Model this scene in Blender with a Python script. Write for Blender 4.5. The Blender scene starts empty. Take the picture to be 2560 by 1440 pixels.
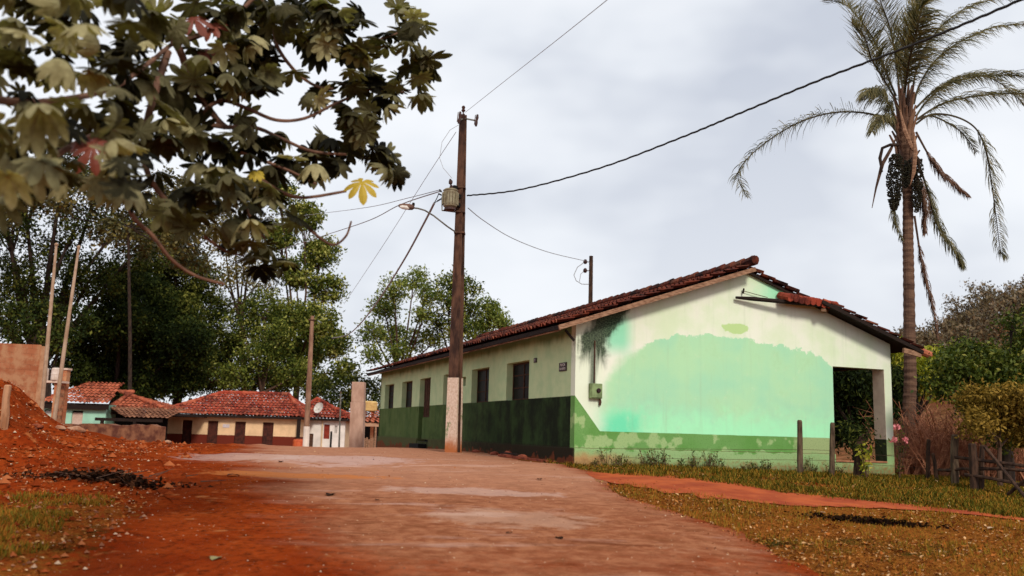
import bpy, bmesh, math, random
import numpy as np
from mathutils import Vector, noise as mnoise

random.seed(7)
S = bpy.context.scene
COL = S.collection
R_ = math.radians
PI = math.pi

# ------------------------------------------------------------------ camera
FPX, PITCH, ROLL, EYE = 2269.6, .1583, .0281, 1.5
cF = np.array([0, math.cos(PITCH), math.sin(PITCH)])
_R0 = np.array([1., 0, 0]); _U0 = np.array([0, -math.sin(PITCH), math.cos(PITCH)])
cR = _R0 * math.cos(ROLL) + _U0 * math.sin(ROLL)
cU = -_R0 * math.sin(ROLL) + _U0 * math.cos(ROLL)
cam_d = bpy.data.cameras.new('camera')
cam = bpy.data.objects.new('camera', cam_d); COL.objects.link(cam)
cam_d.sensor_width = 36; cam_d.lens = FPX / 2560 * 36
cam_d.clip_start = .1; cam_d.clip_end = 3000
cam_d.dof.use_dof = True; cam_d.dof.focus_distance = 22; cam_d.dof.aperture_fstop = 1.25
from mathutils import Matrix
cam.matrix_world = Matrix(((cR[0], cU[0], -cF[0], 0), (cR[1], cU[1], -cF[1], 0), (cR[2], cU[2], -cF[2], EYE), (0, 0, 0, 1)))
S.camera = cam

def at(px, py, Y):
    "point at distance Y (metres north of the viewer) on the line of sight of a photo pixel"
    d = cF + cR * (px - 1280) / FPX - cU * (py - 720) / FPX
    d = d * Y / d[1]
    return np.array([d[0], d[1], d[2] + EYE])

# ------------------------------------------------------------------ world, sun, exposure
SUN_EL, SUN_AZ = R_(36), R_(160)       # azimuth clockwise from +Y
w = bpy.data.worlds.new('World'); S.world = w; w.use_nodes = True
nt = w.node_tree; N = nt.nodes; L = nt.links
N.clear()
out = N.new('ShaderNodeOutputWorld'); bg = N.new('ShaderNodeBackground'); bg.inputs[1].default_value = .1
sky = N.new('ShaderNodeTexSky'); sky.sky_type = 'NISHITA'; sky.sun_disc = False
sky.sun_elevation = SUN_EL; sky.sun_rotation = SUN_AZ; sky.dust_density = 3
tc = N.new('ShaderNodeTexCoord')
mp = N.new('ShaderNodeMapping'); mp.inputs['Scale'].default_value = (1, 1, 1.9); mp.inputs['Location'].default_value = (.35, .1, .12)
L.new(tc.outputs['Generated'], mp.inputs[0])
nz = N.new('ShaderNodeTexNoise'); nz.inputs['Scale'].default_value = 2.3; nz.inputs['Detail'].default_value = 4; nz.inputs['Roughness'].default_value = .5
L.new(mp.outputs[0], nz.inputs[0])
cr = N.new('ShaderNodeValToRGB')
cr.color_ramp.elements[0].position = .40; cr.color_ramp.elements[0].color = (5.3, 5.65, 6.4, 1)
cr.color_ramp.elements[1].position = .60; cr.color_ramp.elements[1].color = (8.2, 8.4, 8.75, 1)
e = cr.color_ramp.elements.new(.5); e.color = (7.2, 7.5, 8.0, 1)
L.new(nz.outputs[0], cr.inputs[0])
sx = N.new('ShaderNodeSeparateXYZ'); L.new(tc.outputs['Generated'], sx.inputs[0])
mr = N.new('ShaderNodeMapRange'); mr.inputs[1].default_value = .02; mr.inputs[2].default_value = .38; mr.inputs[3].default_value = .6; mr.inputs[4].default_value = 0
L.new(sx.outputs[2], mr.inputs[0])
hz = N.new('ShaderNodeMixRGB'); hz.inputs[2].default_value = (8.5, 8.7, 9.0, 1); L.new(mr.outputs[0], hz.inputs[0]); L.new(cr.outputs[0], hz.inputs[1])
mx = N.new('ShaderNodeMixRGB'); mx.inputs[0].default_value = .93
L.new(sky.outputs[0], mx.inputs[1]); L.new(hz.outputs[0], mx.inputs[2])
L.new(mx.outputs[0], bg.inputs[0]); L.new(bg.outputs[0], out.inputs[0])
sd = bpy.data.lights.new('sun', 'SUN'); sd.energy = 2.3; sd.angle = R_(12); sd.color = (1, .93, .82)
sun = bpy.data.objects.new('sun', sd); COL.objects.link(sun)
_sd = Vector((math.sin(SUN_AZ) * math.cos(SUN_EL), math.cos(SUN_AZ) * math.cos(SUN_EL), math.sin(SUN_EL)))
sun.rotation_euler = _sd.to_track_quat('Z', 'Y').to_euler()
S.view_settings.view_transform = 'Standard'; S.view_settings.look = 'None'
S.view_settings.exposure = .25; S.view_settings.gamma = 1
S.render.engine = 'CYCLES'
S.cycles.max_bounces = 5; S.cycles.diffuse_bounces = 3; S.cycles.transparent_max_bounces = 4
S.cycles.use_denoising = True

# ------------------------------------------------------------------ node helpers
class G:
    "small shader graph helper"
    def __init__(s, name, rough=.85, spec=.25):
        s.m = bpy.data.materials.new(name); s.m.use_nodes = True
        s.t = s.m.node_tree; s.b = s.t.nodes['Principled BSDF']
        s.b.inputs['Roughness'].default_value = rough
        s.b.inputs['Specular IOR Level'].default_value = spec
    def n(s, ty, **k):
        x = s.t.nodes.new(ty)
        for a, v in k.items(): setattr(x, a, v)
        return x
    def put(s, sock, v):
        if isinstance(v, bpy.types.NodeSocket): s.t.links.new(v, sock)
        else:
            if sock.type == 'RGBA' and len(v) == 3: v = (*v, 1)
            sock.default_value = v
    def coord(s, kind='Object'): return s.n('ShaderNodeTexCoord').outputs[kind]
    def pos(s): return s.n('ShaderNodeNewGeometry').outputs['Position']
    def xyz(s, v):
        x = s.n('ShaderNodeSeparateXYZ'); s.put(x.inputs[0], v); return x.outputs
    def comb(s, a, b, c):
        x = s.n('ShaderNodeCombineXYZ')
        for i, v in enumerate((a, b, c)): s.put(x.inputs[i], v)
        return x.outputs[0]
    def mapp(s, v, scale=(1, 1, 1), loc=(0, 0, 0)):
        x = s.n('ShaderNodeMapping'); s.put(x.inputs[0], v); x.inputs['Scale'].default_value = scale; x.inputs['Location'].default_value = loc
        return x.outputs[0]
    def noise(s, v, scale, detail=4, rough=.55, dist=0):
        x = s.n('ShaderNodeTexNoise'); s.put(x.inputs[0], v); x.inputs['Scale'].default_value = scale
        x.inputs['Detail'].default_value = detail; x.inputs['Roughness'].default_value = rough; x.inputs['Distortion'].default_value = dist
        return x.outputs[0]
    def m2(s, op, a, b=0., c=0.):
        x = s.n('ShaderNodeMath', operation=op); s.put(x.inputs[0], a); s.put(x.inputs[1], b); s.put(x.inputs[2], c); return x.outputs[0]
    def rng(s, v, a, b, c=0., d=1., smooth=True):
        x = s.n('ShaderNodeMapRange'); x.interpolation_type = 'SMOOTHSTEP' if smooth else 'LINEAR'
        for i, q in enumerate((v, a, b, c, d)): s.put(x.inputs[i], q)
        return x.outputs[0]
    def mix(s, f, a, b, blend='MIX'):
        x = s.n('ShaderNodeMixRGB', blend_type=blend); s.put(x.inputs[0], f); s.put(x.inputs[1], a); s.put(x.inputs[2], b); return x.outputs[0]
    def attr(s, name): return s.n('ShaderNodeAttribute', attribute_name=name).outputs['Fac']
    def bump(s, h, st=.4, d=.02):
        x = s.n('ShaderNodeBump'); x.inputs['Strength'].default_value = st; x.inputs['Distance'].default_value = d
        s.put(x.inputs['Height'], h); s.t.links.new(x.outputs[0], s.b.inputs['Normal'])
    def col(s, v): s.put(s.b.inputs['Base Color'], v); return s.m

def simple(name, c1, c2=None, scale=6, rough=.85, bump=.3, bd=.01, stretch=(1, 1, 1), metal=0, lo=.35, hi=.65, spec=.25):
    g = G(name, rough, spec); v = g.mapp(g.coord(), stretch)
    n = g.noise(v, scale, 5, .6)
    g.b.inputs['Metallic'].default_value = metal
    if c2 is None: c2 = tuple(x * .6 for x in c1)
    if bump: g.bump(n, bump, bd)
    return g.col(g.mix(g.rng(n, lo, hi), c1, c2))

def leafmat(name, cols, trans=.0, rough=.55, spec=.3, mottle=0):
    "per-leaf colour from the face attribute v (0..1)"
    g = G(name, rough, spec)
    r = g.n('ShaderNodeValToRGB'); g.put(r.inputs[0], g.attr('v'))
    el = r.color_ramp.elements
    for i, c in enumerate(cols):
        p = i / (len(cols) - 1)
        if i == 0: q = el[0]; q.position = 0
        elif i == len(cols) - 1: q = el[1] if len(cols) == 2 else el[-1]; q.position = 1
        else: q = el.new(p)
        q.color = (*c, 1)
    c = r.outputs[0]
    if mottle:
        n_ = g.noise(g.coord(), mottle, 4, .7); c = g.mix(g.rng(n_, .35, .7, 0, .75), c, g.mix(1, c, (.35, .30, .22), 'MULTIPLY')); g.bump(n_, .4, .01)
    if trans:
        tr = g.n('ShaderNodeBsdfTranslucent'); g.put(tr.inputs[0], g.mix(1, c, (1.6, 1.7, .7), 'MULTIPLY'))
        ms = g.n('ShaderNodeMixShader'); ms.inputs[0].default_value = trans
        g.t.links.new(g.b.outputs[0], ms.inputs[1]); g.t.links.new(tr.outputs[0], ms.inputs[2])
        g.t.links.new(ms.outputs[0], g.t.nodes['Material Output'].inputs[0])
    return g.col(c)

# ------------------------------------------------------------------ object helpers
def tag(o, label=None, cat=None, group=None, kind=None):
    if label: o['label'] = label
    if cat: o['category'] = cat
    if group: o['group'] = group
    if kind: o['kind'] = kind
    return o
def thing(name, loc, label, cat, group=None, rz=0):
    o = bpy.data.objects.new(name, None); COL.objects.link(o)
    o.location = loc; o.rotation_euler = (0, 0, rz); o.empty_display_size = .2
    return tag(o, label, cat, group)
class MB:
    def __init__(s): s.v = []; s.f = []; s.fa = []
    def add(s, vs, fs, val=.5):
        b = len(s.v); s.v.extend([tuple(map(float, p)) for p in vs]); s.f.extend([tuple(b + i for i in f) for f in fs]); s.fa.extend([val] * len(fs))
        return s
    def box(s, x0, x1, y0, y1, z0, z1):
        return s.add([(x0, y0, z0), (x1, y0, z0), (x1, y1, z0), (x0, y1, z0), (x0, y0, z1), (x1, y0, z1), (x1, y1, z1), (x0, y1, z1)],
                     [(0, 3, 2, 1), (4, 5, 6, 7), (0, 1, 5, 4), (1, 2, 6, 5), (2, 3, 7, 6), (3, 0, 4, 7)])
    def beam(s, p, q, wd, ht, up=(0, 0, 1)):
        p = np.array(p, float); q = np.array(q, float); d = q - p; d /= np.linalg.norm(d)
        up = np.array(up, float); r = np.cross(d, up); r /= np.linalg.norm(r); u = np.cross(r, d)
        vs = [c + r * a * wd / 2 + u * b * ht / 2 for c in (p, q) for a, b in ((-1, -1), (1, -1), (1, 1), (-1, 1))]
        return s.add(vs, [(0, 1, 2, 3), (7, 6, 5, 4), (0, 4, 5, 1), (1, 5, 6, 2), (2, 6, 7, 3), (3, 7, 4, 0)])
    def tube(s, pts, rad, n=8, cap=True, wob=0, val=.5):
        pts = [np.array(p, float) for p in pts]
        if not hasattr(rad, '__len__'): rad = [rad] * len(pts)
        b = len(s.v); prev = None
        for i, p in enumerate(pts):
            d = pts[min(i + 1, len(pts) - 1)] - pts[max(i - 1, 0)]; d = d / (np.linalg.norm(d) + 1e-9)
            if prev is None:
                ref = np.array([1., 0, 0]) if abs(d[0]) < .8 else np.array([0, 1., 0])
                r = np.cross(d, ref)
            else: r = prev - d * (prev @ d)
            r /= np.linalg.norm(r) + 1e-9; prev = r; u = np.cross(d, r)
            for k in range(n):
                a = 2 * PI * k / n; rr = rad[i] * (1 + wob * (random.random() - .5))
                s.v.append(tuple(p + (r * math.cos(a) + u * math.sin(a)) * rr))
        m = len(pts)
        for i in range(m - 1):
            for k in range(n):
                k2 = (k + 1) % n
                s.f.append((b + i * n + k, b + i * n + k2, b + (i + 1) * n + k2, b + (i + 1) * n + k)); s.fa.append(val)
        if cap:
            s.f.append(tuple(b + k for k in range(n))[::-1]); s.f.append(tuple(b + (m - 1) * n + k for k in range(n))); s.fa += [val, val]
        return s
    def lathe(s, prof, n=16, c=(0, 0, 0)):
        b = len(s.v)
        for r, z in prof:
            for k in range(n): s.v.append((c[0] + r * math.cos(2 * PI * k / n), c[1] + r * math.sin(2 * PI * k / n), c[2] + z))
        for i in range(len(prof) - 1):
            for k in range(n):
                k2 = (k + 1) % n; s.f.append((b + i * n + k, b + i * n + k2, b + (i + 1) * n + k2, b + (i + 1) * n + k)); s.fa.append(.5)
        s.f.append(tuple(b + k for k in range(n))[::-1]); s.f.append(tuple(b + (len(prof) - 1) * n + k for k in range(n))); s.fa += [.5, .5]
        return s
    def build(s, name, m, parent=None, smooth=False, bevel=0):
        return mesh_obj(name, s.v, s.f, m, parent, smooth, s.fa, bevel)
def mesh_obj(name, v, f, m, parent=None, smooth=False, fa=None, bevel=0):
    me = bpy.data.meshes.new(name); me.from_pydata([tuple(p) for p in v], [], f)
    if fa is not None:
        a = me.attributes.new('v', 'FLOAT', 'FACE'); a.data.foreach_set('value', np.array(fa, 'f'))
    if smooth: me.polygons.foreach_set('use_smooth', [True] * len(me.polygons))
    if m: me.materials.append(m)
    me.update()
    o = bpy.data.objects.new(name, me); COL.objects.link(o)
    if parent: o.parent = parent
    if bevel:
        b = o.modifiers.new('b', 'BEVEL'); b.width = bevel; b.segments = 2; b.limit_method = 'ANGLE'
    return o
def np_mesh(name, V, k, fa, m, parent=None):
    "fast mesh: V (nfaces*k, 3) array, every face has its own k vertices"
    nf = len(V) // k
    me = bpy.data.meshes.new(name); me.vertices.add(len(V)); me.vertices.foreach_set('co', V.astype('f').ravel())
    me.loops.add(len(V)); me.loops.foreach_set('vertex_index', np.arange(len(V), dtype='i'))
    me.polygons.add(nf); me.polygons.foreach_set('loop_start', np.arange(0, nf * k, k, dtype='i')); me.polygons.foreach_set('loop_total', np.full(nf, k, 'i'))
    a = me.attributes.new('v', 'FLOAT', 'FACE'); a.data.foreach_set('value', np.asarray(fa, 'f'))
    me.materials.append(m); me.update(calc_edges=True); me.validate()
    o = bpy.data.objects.new(name, me); COL.objects.link(o)
    if parent: o.parent = parent
    return o

# ------------------------------------------------------------------ terrain
def sst(x):
    x = np.clip(x, 0, 1); return x * x * (3 - 2 * x)
def vnoise(x, y, s, seed=0):
    "value noise, vectorised"
    x = np.asarray(x, float) / s + seed * 17.3; y = np.asarray(y, float) / s - seed * 9.1
    xi = np.floor(x); yi = np.floor(y); fx = sst(x - xi); fy = sst(y - yi)
    def h(a, b):
        q = np.sin(a * 127.1 + b * 311.7 + seed * 5.3) * 43758.5453; return q - np.floor(q)
    return (h(xi, yi) * (1 - fx) + h(xi + 1, yi) * fx) * (1 - fy) + (h(xi, yi + 1) * (1 - fx) + h(xi + 1, yi + 1) * fx) * fy - .5
_Y = [-50, 0, 8, 14, 19, 24, 30]; _Z = [-.05, .0, .22, .60, .88, .945, .935]
def H(x, y, detail=True):
    x = np.asarray(x, float); y = np.asarray(y, float)
    z = np.interp(y, _Y, _Z)
    crest = 22.5 + 3.5 * sst((x + 9) / 6)
    z = z - 1.5 * sst((y - crest) / 42)
    z = z - .027 * np.clip(x - 1.4, 0, 14)
    rt = sst((x - 12) / 8)
    z = z - rt * 1.0 * sst((y - 16) / 12) * (1 - sst((y - 45) / 30))
    fac = sst((x / np.maximum(y, 5) - .2) / .4)
    z = z + fac * 23.5 * sst((y - 38) / 125)
    z = z + fac * sst((y - 60) / 60) * (vnoise(x, y, 28, 3) * 5 + vnoise(x, y, 9, 4) * 1.5)
    A = 1.0 * sst((y - 13.5) / 6.5) * (1 - .62 * sst((y - 22) / 9)) * (1 - sst((y - 38) / 15))
    z = z + A * np.clip((-x - .355 * y) / 4, 0, 1.12) ** 3.4
    # flat pad under the green building
    if detail:
        near = 1 - sst((y - 40) / 30)
        z = z + near * (vnoise(x, y, 2.3, 1) * .05 + vnoise(x, y, .8, 2) * .022 + vnoise(x, y, .27, 5) * .008)
        lb = sst((-x - 3.2 - .12 * (y - 8)) / 3)
        z = z + lb * near * (vnoise(x, y, .9, 7) * .13 + vnoise(x, y, .33, 8) * .07 + sst((-x - .4 * y) / 3) * sst((y - 14) / 4) * (vnoise(x, y, 1.6, 14) * .5 + vnoise(x, y, .6, 15) * .22) + vnoise(x, y, .12, 11) * .03)
        rb = sst((x - 4) / 4) * near
        z = z + rb * (vnoise(x, y, .5, 9) * .03)
    return z
def h1(x, y): return float(H(x, y))
def hit(px, py):
    "where the line of sight through a photo pixel meets the ground"
    d = cF + cR * (px - 1280) / FPX - cU * (py - 720) / FPX; d = d / d[1]
    Y = np.linspace(4, 60, 1400); zz = EYE + d[2] * Y; g = H(d[0] * Y, Y)
    i = np.argmax(zz < g)
    if not (zz < g).any(): i = len(Y) - 1
    return np.array([d[0] * Y[i], Y[i], g[i]])

def edge(pts):
    P = np.array([hit(*p) for p in pts]); P = P[np.argsort(P[:, 1])]; return P[:, 1], P[:, 0]
RE_Y, RE_X = edge([(1290, 1152), (1430, 1168), (1490, 1186), (1530, 1215), (1560, 1243), (1700, 1288), (1850, 1338), (1980, 1398), (2060, 1440)])
LE_Y, LE_X = edge([(480, 1121), (400, 1150), (400, 1200), (430, 1260), (330, 1330), (230, 1430)])
TU = [hit(*p) for p in [(1460, 1182), (1600, 1188), (1810, 1206), (1960, 1233), (2150, 1252), (2330, 1270), (2560, 1299)]]
TL = [hit(*p) for p in [(1490, 1200), (1600, 1222), (1810, 1252), (1960, 1266), (2150, 1272), (2330, 1280), (2560, 1304)]]
def road_r(y): return np.interp(y, RE_Y, RE_X)
def road_l(y): return np.interp(y, LE_Y, LE_X)

# materials of the ground
def soil_red(g, P):
    n1 = g.noise(P, 1.1, 6, .65); n2 = g.noise(P, 9, 5, .7); n4 = g.noise(P, 3.1, 5, .6)
    red = g.mix(g.rng(n1, .3, .7), (.19, .022, .004), (.32, .054, .010))
    red = g.mix(g.rng(n2, .45, .70), red, (.085, .014, .004)); red = g.mix(g.rng(g.noise(P, .45, 4, .6), .5, .66, 0, .55), red, (.12, .02, .006))
    return g.mix(g.rng(n4, .60, .74, 0, .6), red, (.46, .17, .055))
g = G('soil', .95, .0); P = g.pos(); gr = g.attr('grass'); far = g.attr('far')
n1 = g.noise(P, 1.1, 6, .65); n2 = g.noise(P, 9, 5, .7); n3 = g.noise(P, 55, 3, .6)
red = soil_red(g, P)
brn = g.mix(g.rng(n2, .3, .7), (.20, .060, .010), (.36, .125, .022))
gc = g.mix(g.rng(n1, .30, .50), (.05, .040, .008), brn)
gc = g.mix(g.rng(n3, .42, .7), gc, (.02, .014, .005))
c = g.mix(g.rng(g.m2('ADD', gr, g.m2('MULTIPLY', g.m2('SUBTRACT', n2, .5), .7)), .35, .65), red, gc)
hn = g.noise(P, .09, 6, .65); hn2 = g.noise(P, .8, 5, .7)
hc = g.mix(g.rng(hn, .4, .62), (.17, .050, .020), (.08, .055, .022)); hc = g.mix(g.rng(hn2, .35, .7), hc, (.28, .115, .055))
c = g.mix(far, c, hc)
g.bump(g.m2('ADD', g.m2('MULTIPLY', n2, .6), n3), .7, .03)
M_soil = g.col(c)

xs = np.unique(np.concatenate([np.linspace(-700, -60, 14), np.linspace(-60, -14, 40), np.arange(-14, 14, .14), np.linspace(14, 60, 60), np.linspace(60, 200, 60), np.linspace(200, 700, 14)]))
ys = np.unique(np.concatenate([np.linspace(-60, 2, 14), np.arange(2, 24, .12), np.arange(24, 40, .3), np.linspace(40, 200, 90), np.linspace(200, 1500, 16)]))
X, Yg = np.meshgrid(xs, ys); Z = H(X, Yg)
nx, ny = len(xs), len(ys)
idx = np.arange(nx * ny).reshape(ny, nx)
F = np.stack([idx[:-1, :-1], idx[:-1, 1:], idx[1:, 1:], idx[1:, :-1]], -1).reshape(-1, 4)
me = bpy.data.meshes.new('ground'); me.from_pydata(np.stack([X, Yg, Z], -1).reshape(-1, 3).tolist(), [], F.tolist())
me.polygons.foreach_set('use_smooth', [True] * len(F))
gm = np.zeros_like(X)
rx = road_r(Yg)
gm = np.maximum(gm, sst((X - rx + .55) / .5) * (Yg < 45))
# left foreground rough grass
lf = sst((-X - 1.0 - .22 * Yg) / 1.4) * (1 - sst((Yg - 11.2) / 2.6)); gm = np.maximum(gm, lf * .55)
far_m = np.clip(sst((X - 10.5 - .0 * Yg) / 2) * sst((Yg - 18.5) / 4) + sst((Yg - 45) / 15) * sst((X + 2) / 6), 0, 1)
for nm, arr in (('grass', gm), ('far', far_m)):
    a = me.attributes.new(nm, 'FLOAT', 'POINT'); a.data.foreach_set('value', arr.ravel().astype('f'))
me.materials.append(M_soil); me.update()
ground = bpy.data.objects.new('ground', me); COL.objects.link(ground); tag(ground, kind='structure')

# road
g = G('dusty_asphalt', .9, .0); P = g.pos(); ed = g.attr('edge'); nearr = g.attr('near')
Ps = g.mapp(P, (1, 1, 1)); s1 = g.noise(g.mapp(P, (.35, 1, 1)), 1.0, 6, .6, .3); s2 = g.noise(P, 5, 5, .65); s3 = g.noise(P, 70, 3, .7)
fine = g.noise(P, 220, 2, .6)
grey = g.mix(g.rng(s2, .35, .65), (.38, .150, .074), (.25, .082, .038))
grey = g.mix(g.rng(s1, .56, .74), grey, (.52, .32, .25))
dust = soil_red(g, P)
f = g.m2('ADD', g.m2('MULTIPLY', ed, .95), g.m2('MULTIPLY', nearr, .40))
f = g.m2('ADD', f, g.m2('MULTIPLY', g.m2('SUBTRACT', s1, .5), -1.6))
mot = g.noise(P, 2.1, 7, .72, .4); st = g.noise(g.mapp(P, (.5, 2.4, 1), (3, 1, 0)), 1.6, 6, .7, .6)
grey = g.mix(g.rng(st, .56, .66, 0, .7), grey, (.13, .036, .015)); grey = g.mix(g.rng(mot, .50, .66, 0, .6), grey, (.17, .055, .022)); grey = g.mix(g.rng(mot, .44, .34, 0, .35), grey, (.52, .27, .16))
wx_ = g.xyz(P)
def ell(cx, cy, rx_, ry_, jit=1.2):
    dx_ = g.m2('POWER', g.m2('DIVIDE', g.m2('SUBTRACT', wx_[0], cx), rx_), 2.); dy_ = g.m2('POWER', g.m2('DIVIDE', g.m2('SUBTRACT', wx_[1], cy), ry_), 2.)
    return g.rng(g.m2('ADD', g.m2('ADD', dx_, dy_), g.m2('MULTIPLY', g.m2('SUBTRACT', mot, .5), jit * 3)), 1.15, .35)
grey = g.mix(g.m2('MULTIPLY', g.rng(wx_[1], 11.5, 17.), .5), grey, (.50, .25, .155))
c = g.mix(g.rng(f, .1, .9, 0, 1), grey, dust)
for (px_, py_, rx_, ry_, col_, am) in ((870, 1147, 1.6, 1.7, (.56, .40, .36), .5), (620, 1140, 1.5, 1.4, (.52, .36, .30), .5), (760, 1192, 1.7, .45, (.50, .16, .045), .8), (1180, 1232, 1.5, .5, (.55, .37, .30), .5), (1300, 1300, 1.2, .7, (.48, .29, .20), .5)):
    q_ = hit(px_, py_); c = g.mix(g.m2('MULTIPLY', ell(float(q_[0]), float(q_[1]), rx_, ry_), am), c, col_)
c = g.mix(g.rng(s3, .55, .85, 0, .55), c, (.08, .03, .018))
c = g.mix(g.rng(fine, .66, .74, 0, .5), c, (.55, .40, .27))
g.bump(g.m2('ADD', g.m2('ADD', g.m2('MULTIPLY', s3, .5), s2), g.m2('MULTIPLY', st, 1.5)), .8, .03)
M_road = g.col(c)
V = []; ns = 70; yr = np.unique(np.concatenate([np.arange(-4, 30, .12), np.arange(30, 72, .8)])); EDG = []; NR = []
for y in yr:
    l = float(np.interp(y, LE_Y, LE_X)) if y < LE_Y[-1] else float(LE_X[-1] - (y - LE_Y[-1]) * .36)
    r = float(np.interp(y, RE_Y, RE_X))
    if y > RE_Y[-1]: r = min(float(RE_X[-1]), 1.4 - (y - 19.5) * .366 + .25)
    if y > 38: r = -4
    if y < RE_Y[0]: r = float(RE_X[0]) + (y - RE_Y[0]) * .3 * -1 * 0 + (y - RE_Y[0]) * -.15
    if y < LE_Y[0]: l = float(LE_X[0])
    l += float(vnoise(0, y, 1.1, 21)) * .35; r += float(vnoise(3, y, .7, 22)) * .22 + float(vnoise(3, y, .2, 23)) * .08
    for k in range(ns + 1):
        s_ = k / ns; x = l + (r - l) * s_
        V.append((x, y)); EDG.append(max(0, 1 - (x - l) / 2.6) * 1.5 + max(0, 1 - (r - x) / .5) * .5); NR.append(1 - min(1, max(0, (y - 6) / 9)))
V = np.array(V); z = H(V[:, 0], V[:, 1]) + .012
idx = np.arange(len(V)).reshape(len(yr), ns + 1)
F = np.stack([idx[:-1, :-1], idx[:-1, 1:], idx[1:, 1:], idx[1:, :-1]], -1).reshape(-1, 4)
me = bpy.data.meshes.new('road'); me.from_pydata(np.column_stack([V, z]).tolist(), [], F.tolist())
me.polygons.foreach_set('use_smooth', [True] * len(F))
for nm, arr in (('edge', EDG), ('near', NR)):
    a = me.attributes.new(nm, 'FLOAT', 'POINT'); a.data.foreach_set('value', np.array(arr, 'f'))
me.materials.append(M_road); me.update()
road = bpy.data.objects.new('road', me); COL.objects.link(road); tag(road, kind='structure')

# red dirt track
M_track = simple('red_track', (.27, .036, .005), (.42, .078, .014), 1.6, .95, .6, .02)
TUa = np.array(TU); TLa = np.array(TL); n = 90; V = []
tt = np.linspace(0, len(TU) - 1, n)
for t in tt:
    a = np.array([np.interp(t, range(len(TU)), TUa[:, k]) for k in range(2)]); b = np.array([np.interp(t, range(len(TL)), TLa[:, k]) for k in range(2)])
    j = float(vnoise(t, 1, .15, 31)) * .25; j2 = float(vnoise(t, 5, .12, 32)) * .25
    d = a - b
    for k in range(9): V.append(b - d * j + d * (1 + j + j2) * k / 8)
V = np.array(V); z = H(V[:, 0], V[:, 1]) + .016
idx = np.arange(len(V)).reshape(n, 9); F = np.stack([idx[:-1, :-1], idx[:-1, 1:], idx[1:, 1:], idx[1:, :-1]], -1).reshape(-1, 4)
tr = mesh_obj('dirt_track', np.column_stack([V, z]).tolist(), F.tolist(), M_track, smooth=True); tag(tr, kind='structure')

# ------------------------------------------------------------------ shared materials
def tilemat(name, c1, c2, c3):
    g = G(name, .85, .15); v = g.attr('v'); o = g.coord()
    n = g.noise(o, 3.2, 5, .65)
    nl = g.noise(o, .7, 5, .6); c = g.mix(v, c1, c2); c = g.mix(g.rng(g.m2('ADD', g.m2('MULTIPLY', n, .55), g.m2('MULTIPLY', nl, .45)), .44, .60), c, c3); c = g.mix(g.rng(v, .86, .95, 0, .35), c, g.mix(.35, c2, (.50, .25, .14))); return g.col(c)
M_tile = tilemat('old_clay_tiles', (.085, .018, .010), (.16, .034, .016), (.018, .007, .006))
M_tile_red = tilemat('red_clay_tiles', (.30, .042, .022), (.42, .095, .05), (.09, .018, .013))
M_tile_org = tilemat('orange_clay_tiles', (.36, .085, .04), (.50, .14, .07), (.14, .032, .018))
M_tile_brn = tilemat('brown_clay_tiles', (.24, .10, .055), (.34, .15, .08), (.12, .05, .03))
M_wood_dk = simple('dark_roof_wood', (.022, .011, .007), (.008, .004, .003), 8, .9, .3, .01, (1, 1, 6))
M_wood_md = simple('weathered_board', (.34, .19, .115), (.14, .065, .035), 7, .85, .3, .01, (1, .4, 6))
M_post = simple('fence_post_wood', (.13, .085, .05), (.045, .026, .016), 14, .95, .7, .02, (1, 1, .25))
M_postdk = simple('dark_weathered_wood', (.07, .035, .02), (.02, .01, .007), 12, .95, .7, .02, (1, 1, .3))
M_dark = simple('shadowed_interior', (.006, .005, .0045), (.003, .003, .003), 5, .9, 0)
M_iron = simple('dark_window_iron', (.035, .02, .014), (.09, .04, .022), 12, .8, .2, .003, spec=.1)
M_glass = simple('dusty_dark_glass', (.004, .004, .004), (.016, .012, .009), 2.5, .5, 0, lo=.5, hi=.8, spec=.12)
M_conc = simple('pole_concrete', (.12, .055, .032), (.03, .013, .009), 5, .9, .4, .01, (1, 1, .35))
M_white = simple('grimy_whitewash', (.55, .38, .27), (.40, .22, .13), 4, .85, .2, .004)
M_steel = simple('galvanised_steel', (.22, .21, .18), (.10, .085, .065), 9, .5, .1, .002, metal=.5)
M_rust = simple('rusty_steel', (.10, .045, .025), (.04, .018, .012), 9, .8, .2, .003)
M_porc = simple('brown_porcelain', (.06, .022, .014), (.03, .012, .01), 9, .35, 0)
M_cable = simple('black_cable', (.012, .011, .011), (.02, .018, .017), 20, .6, 0)
M_wire = simple('grey_wire', (.36, .36, .38), (.27, .27, .28), 20, .6, 0)
M_bark = simple('dark_bark', (.045, .026, .017), (.015, .009, .007), 9, .95, .8, .03, (1, 1, .3))
M_bark2 = simple('brown_bark', (.11, .06, .038), (.05, .026, .017), 9, .95, .8, .03, (1, 1, .3))

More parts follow.
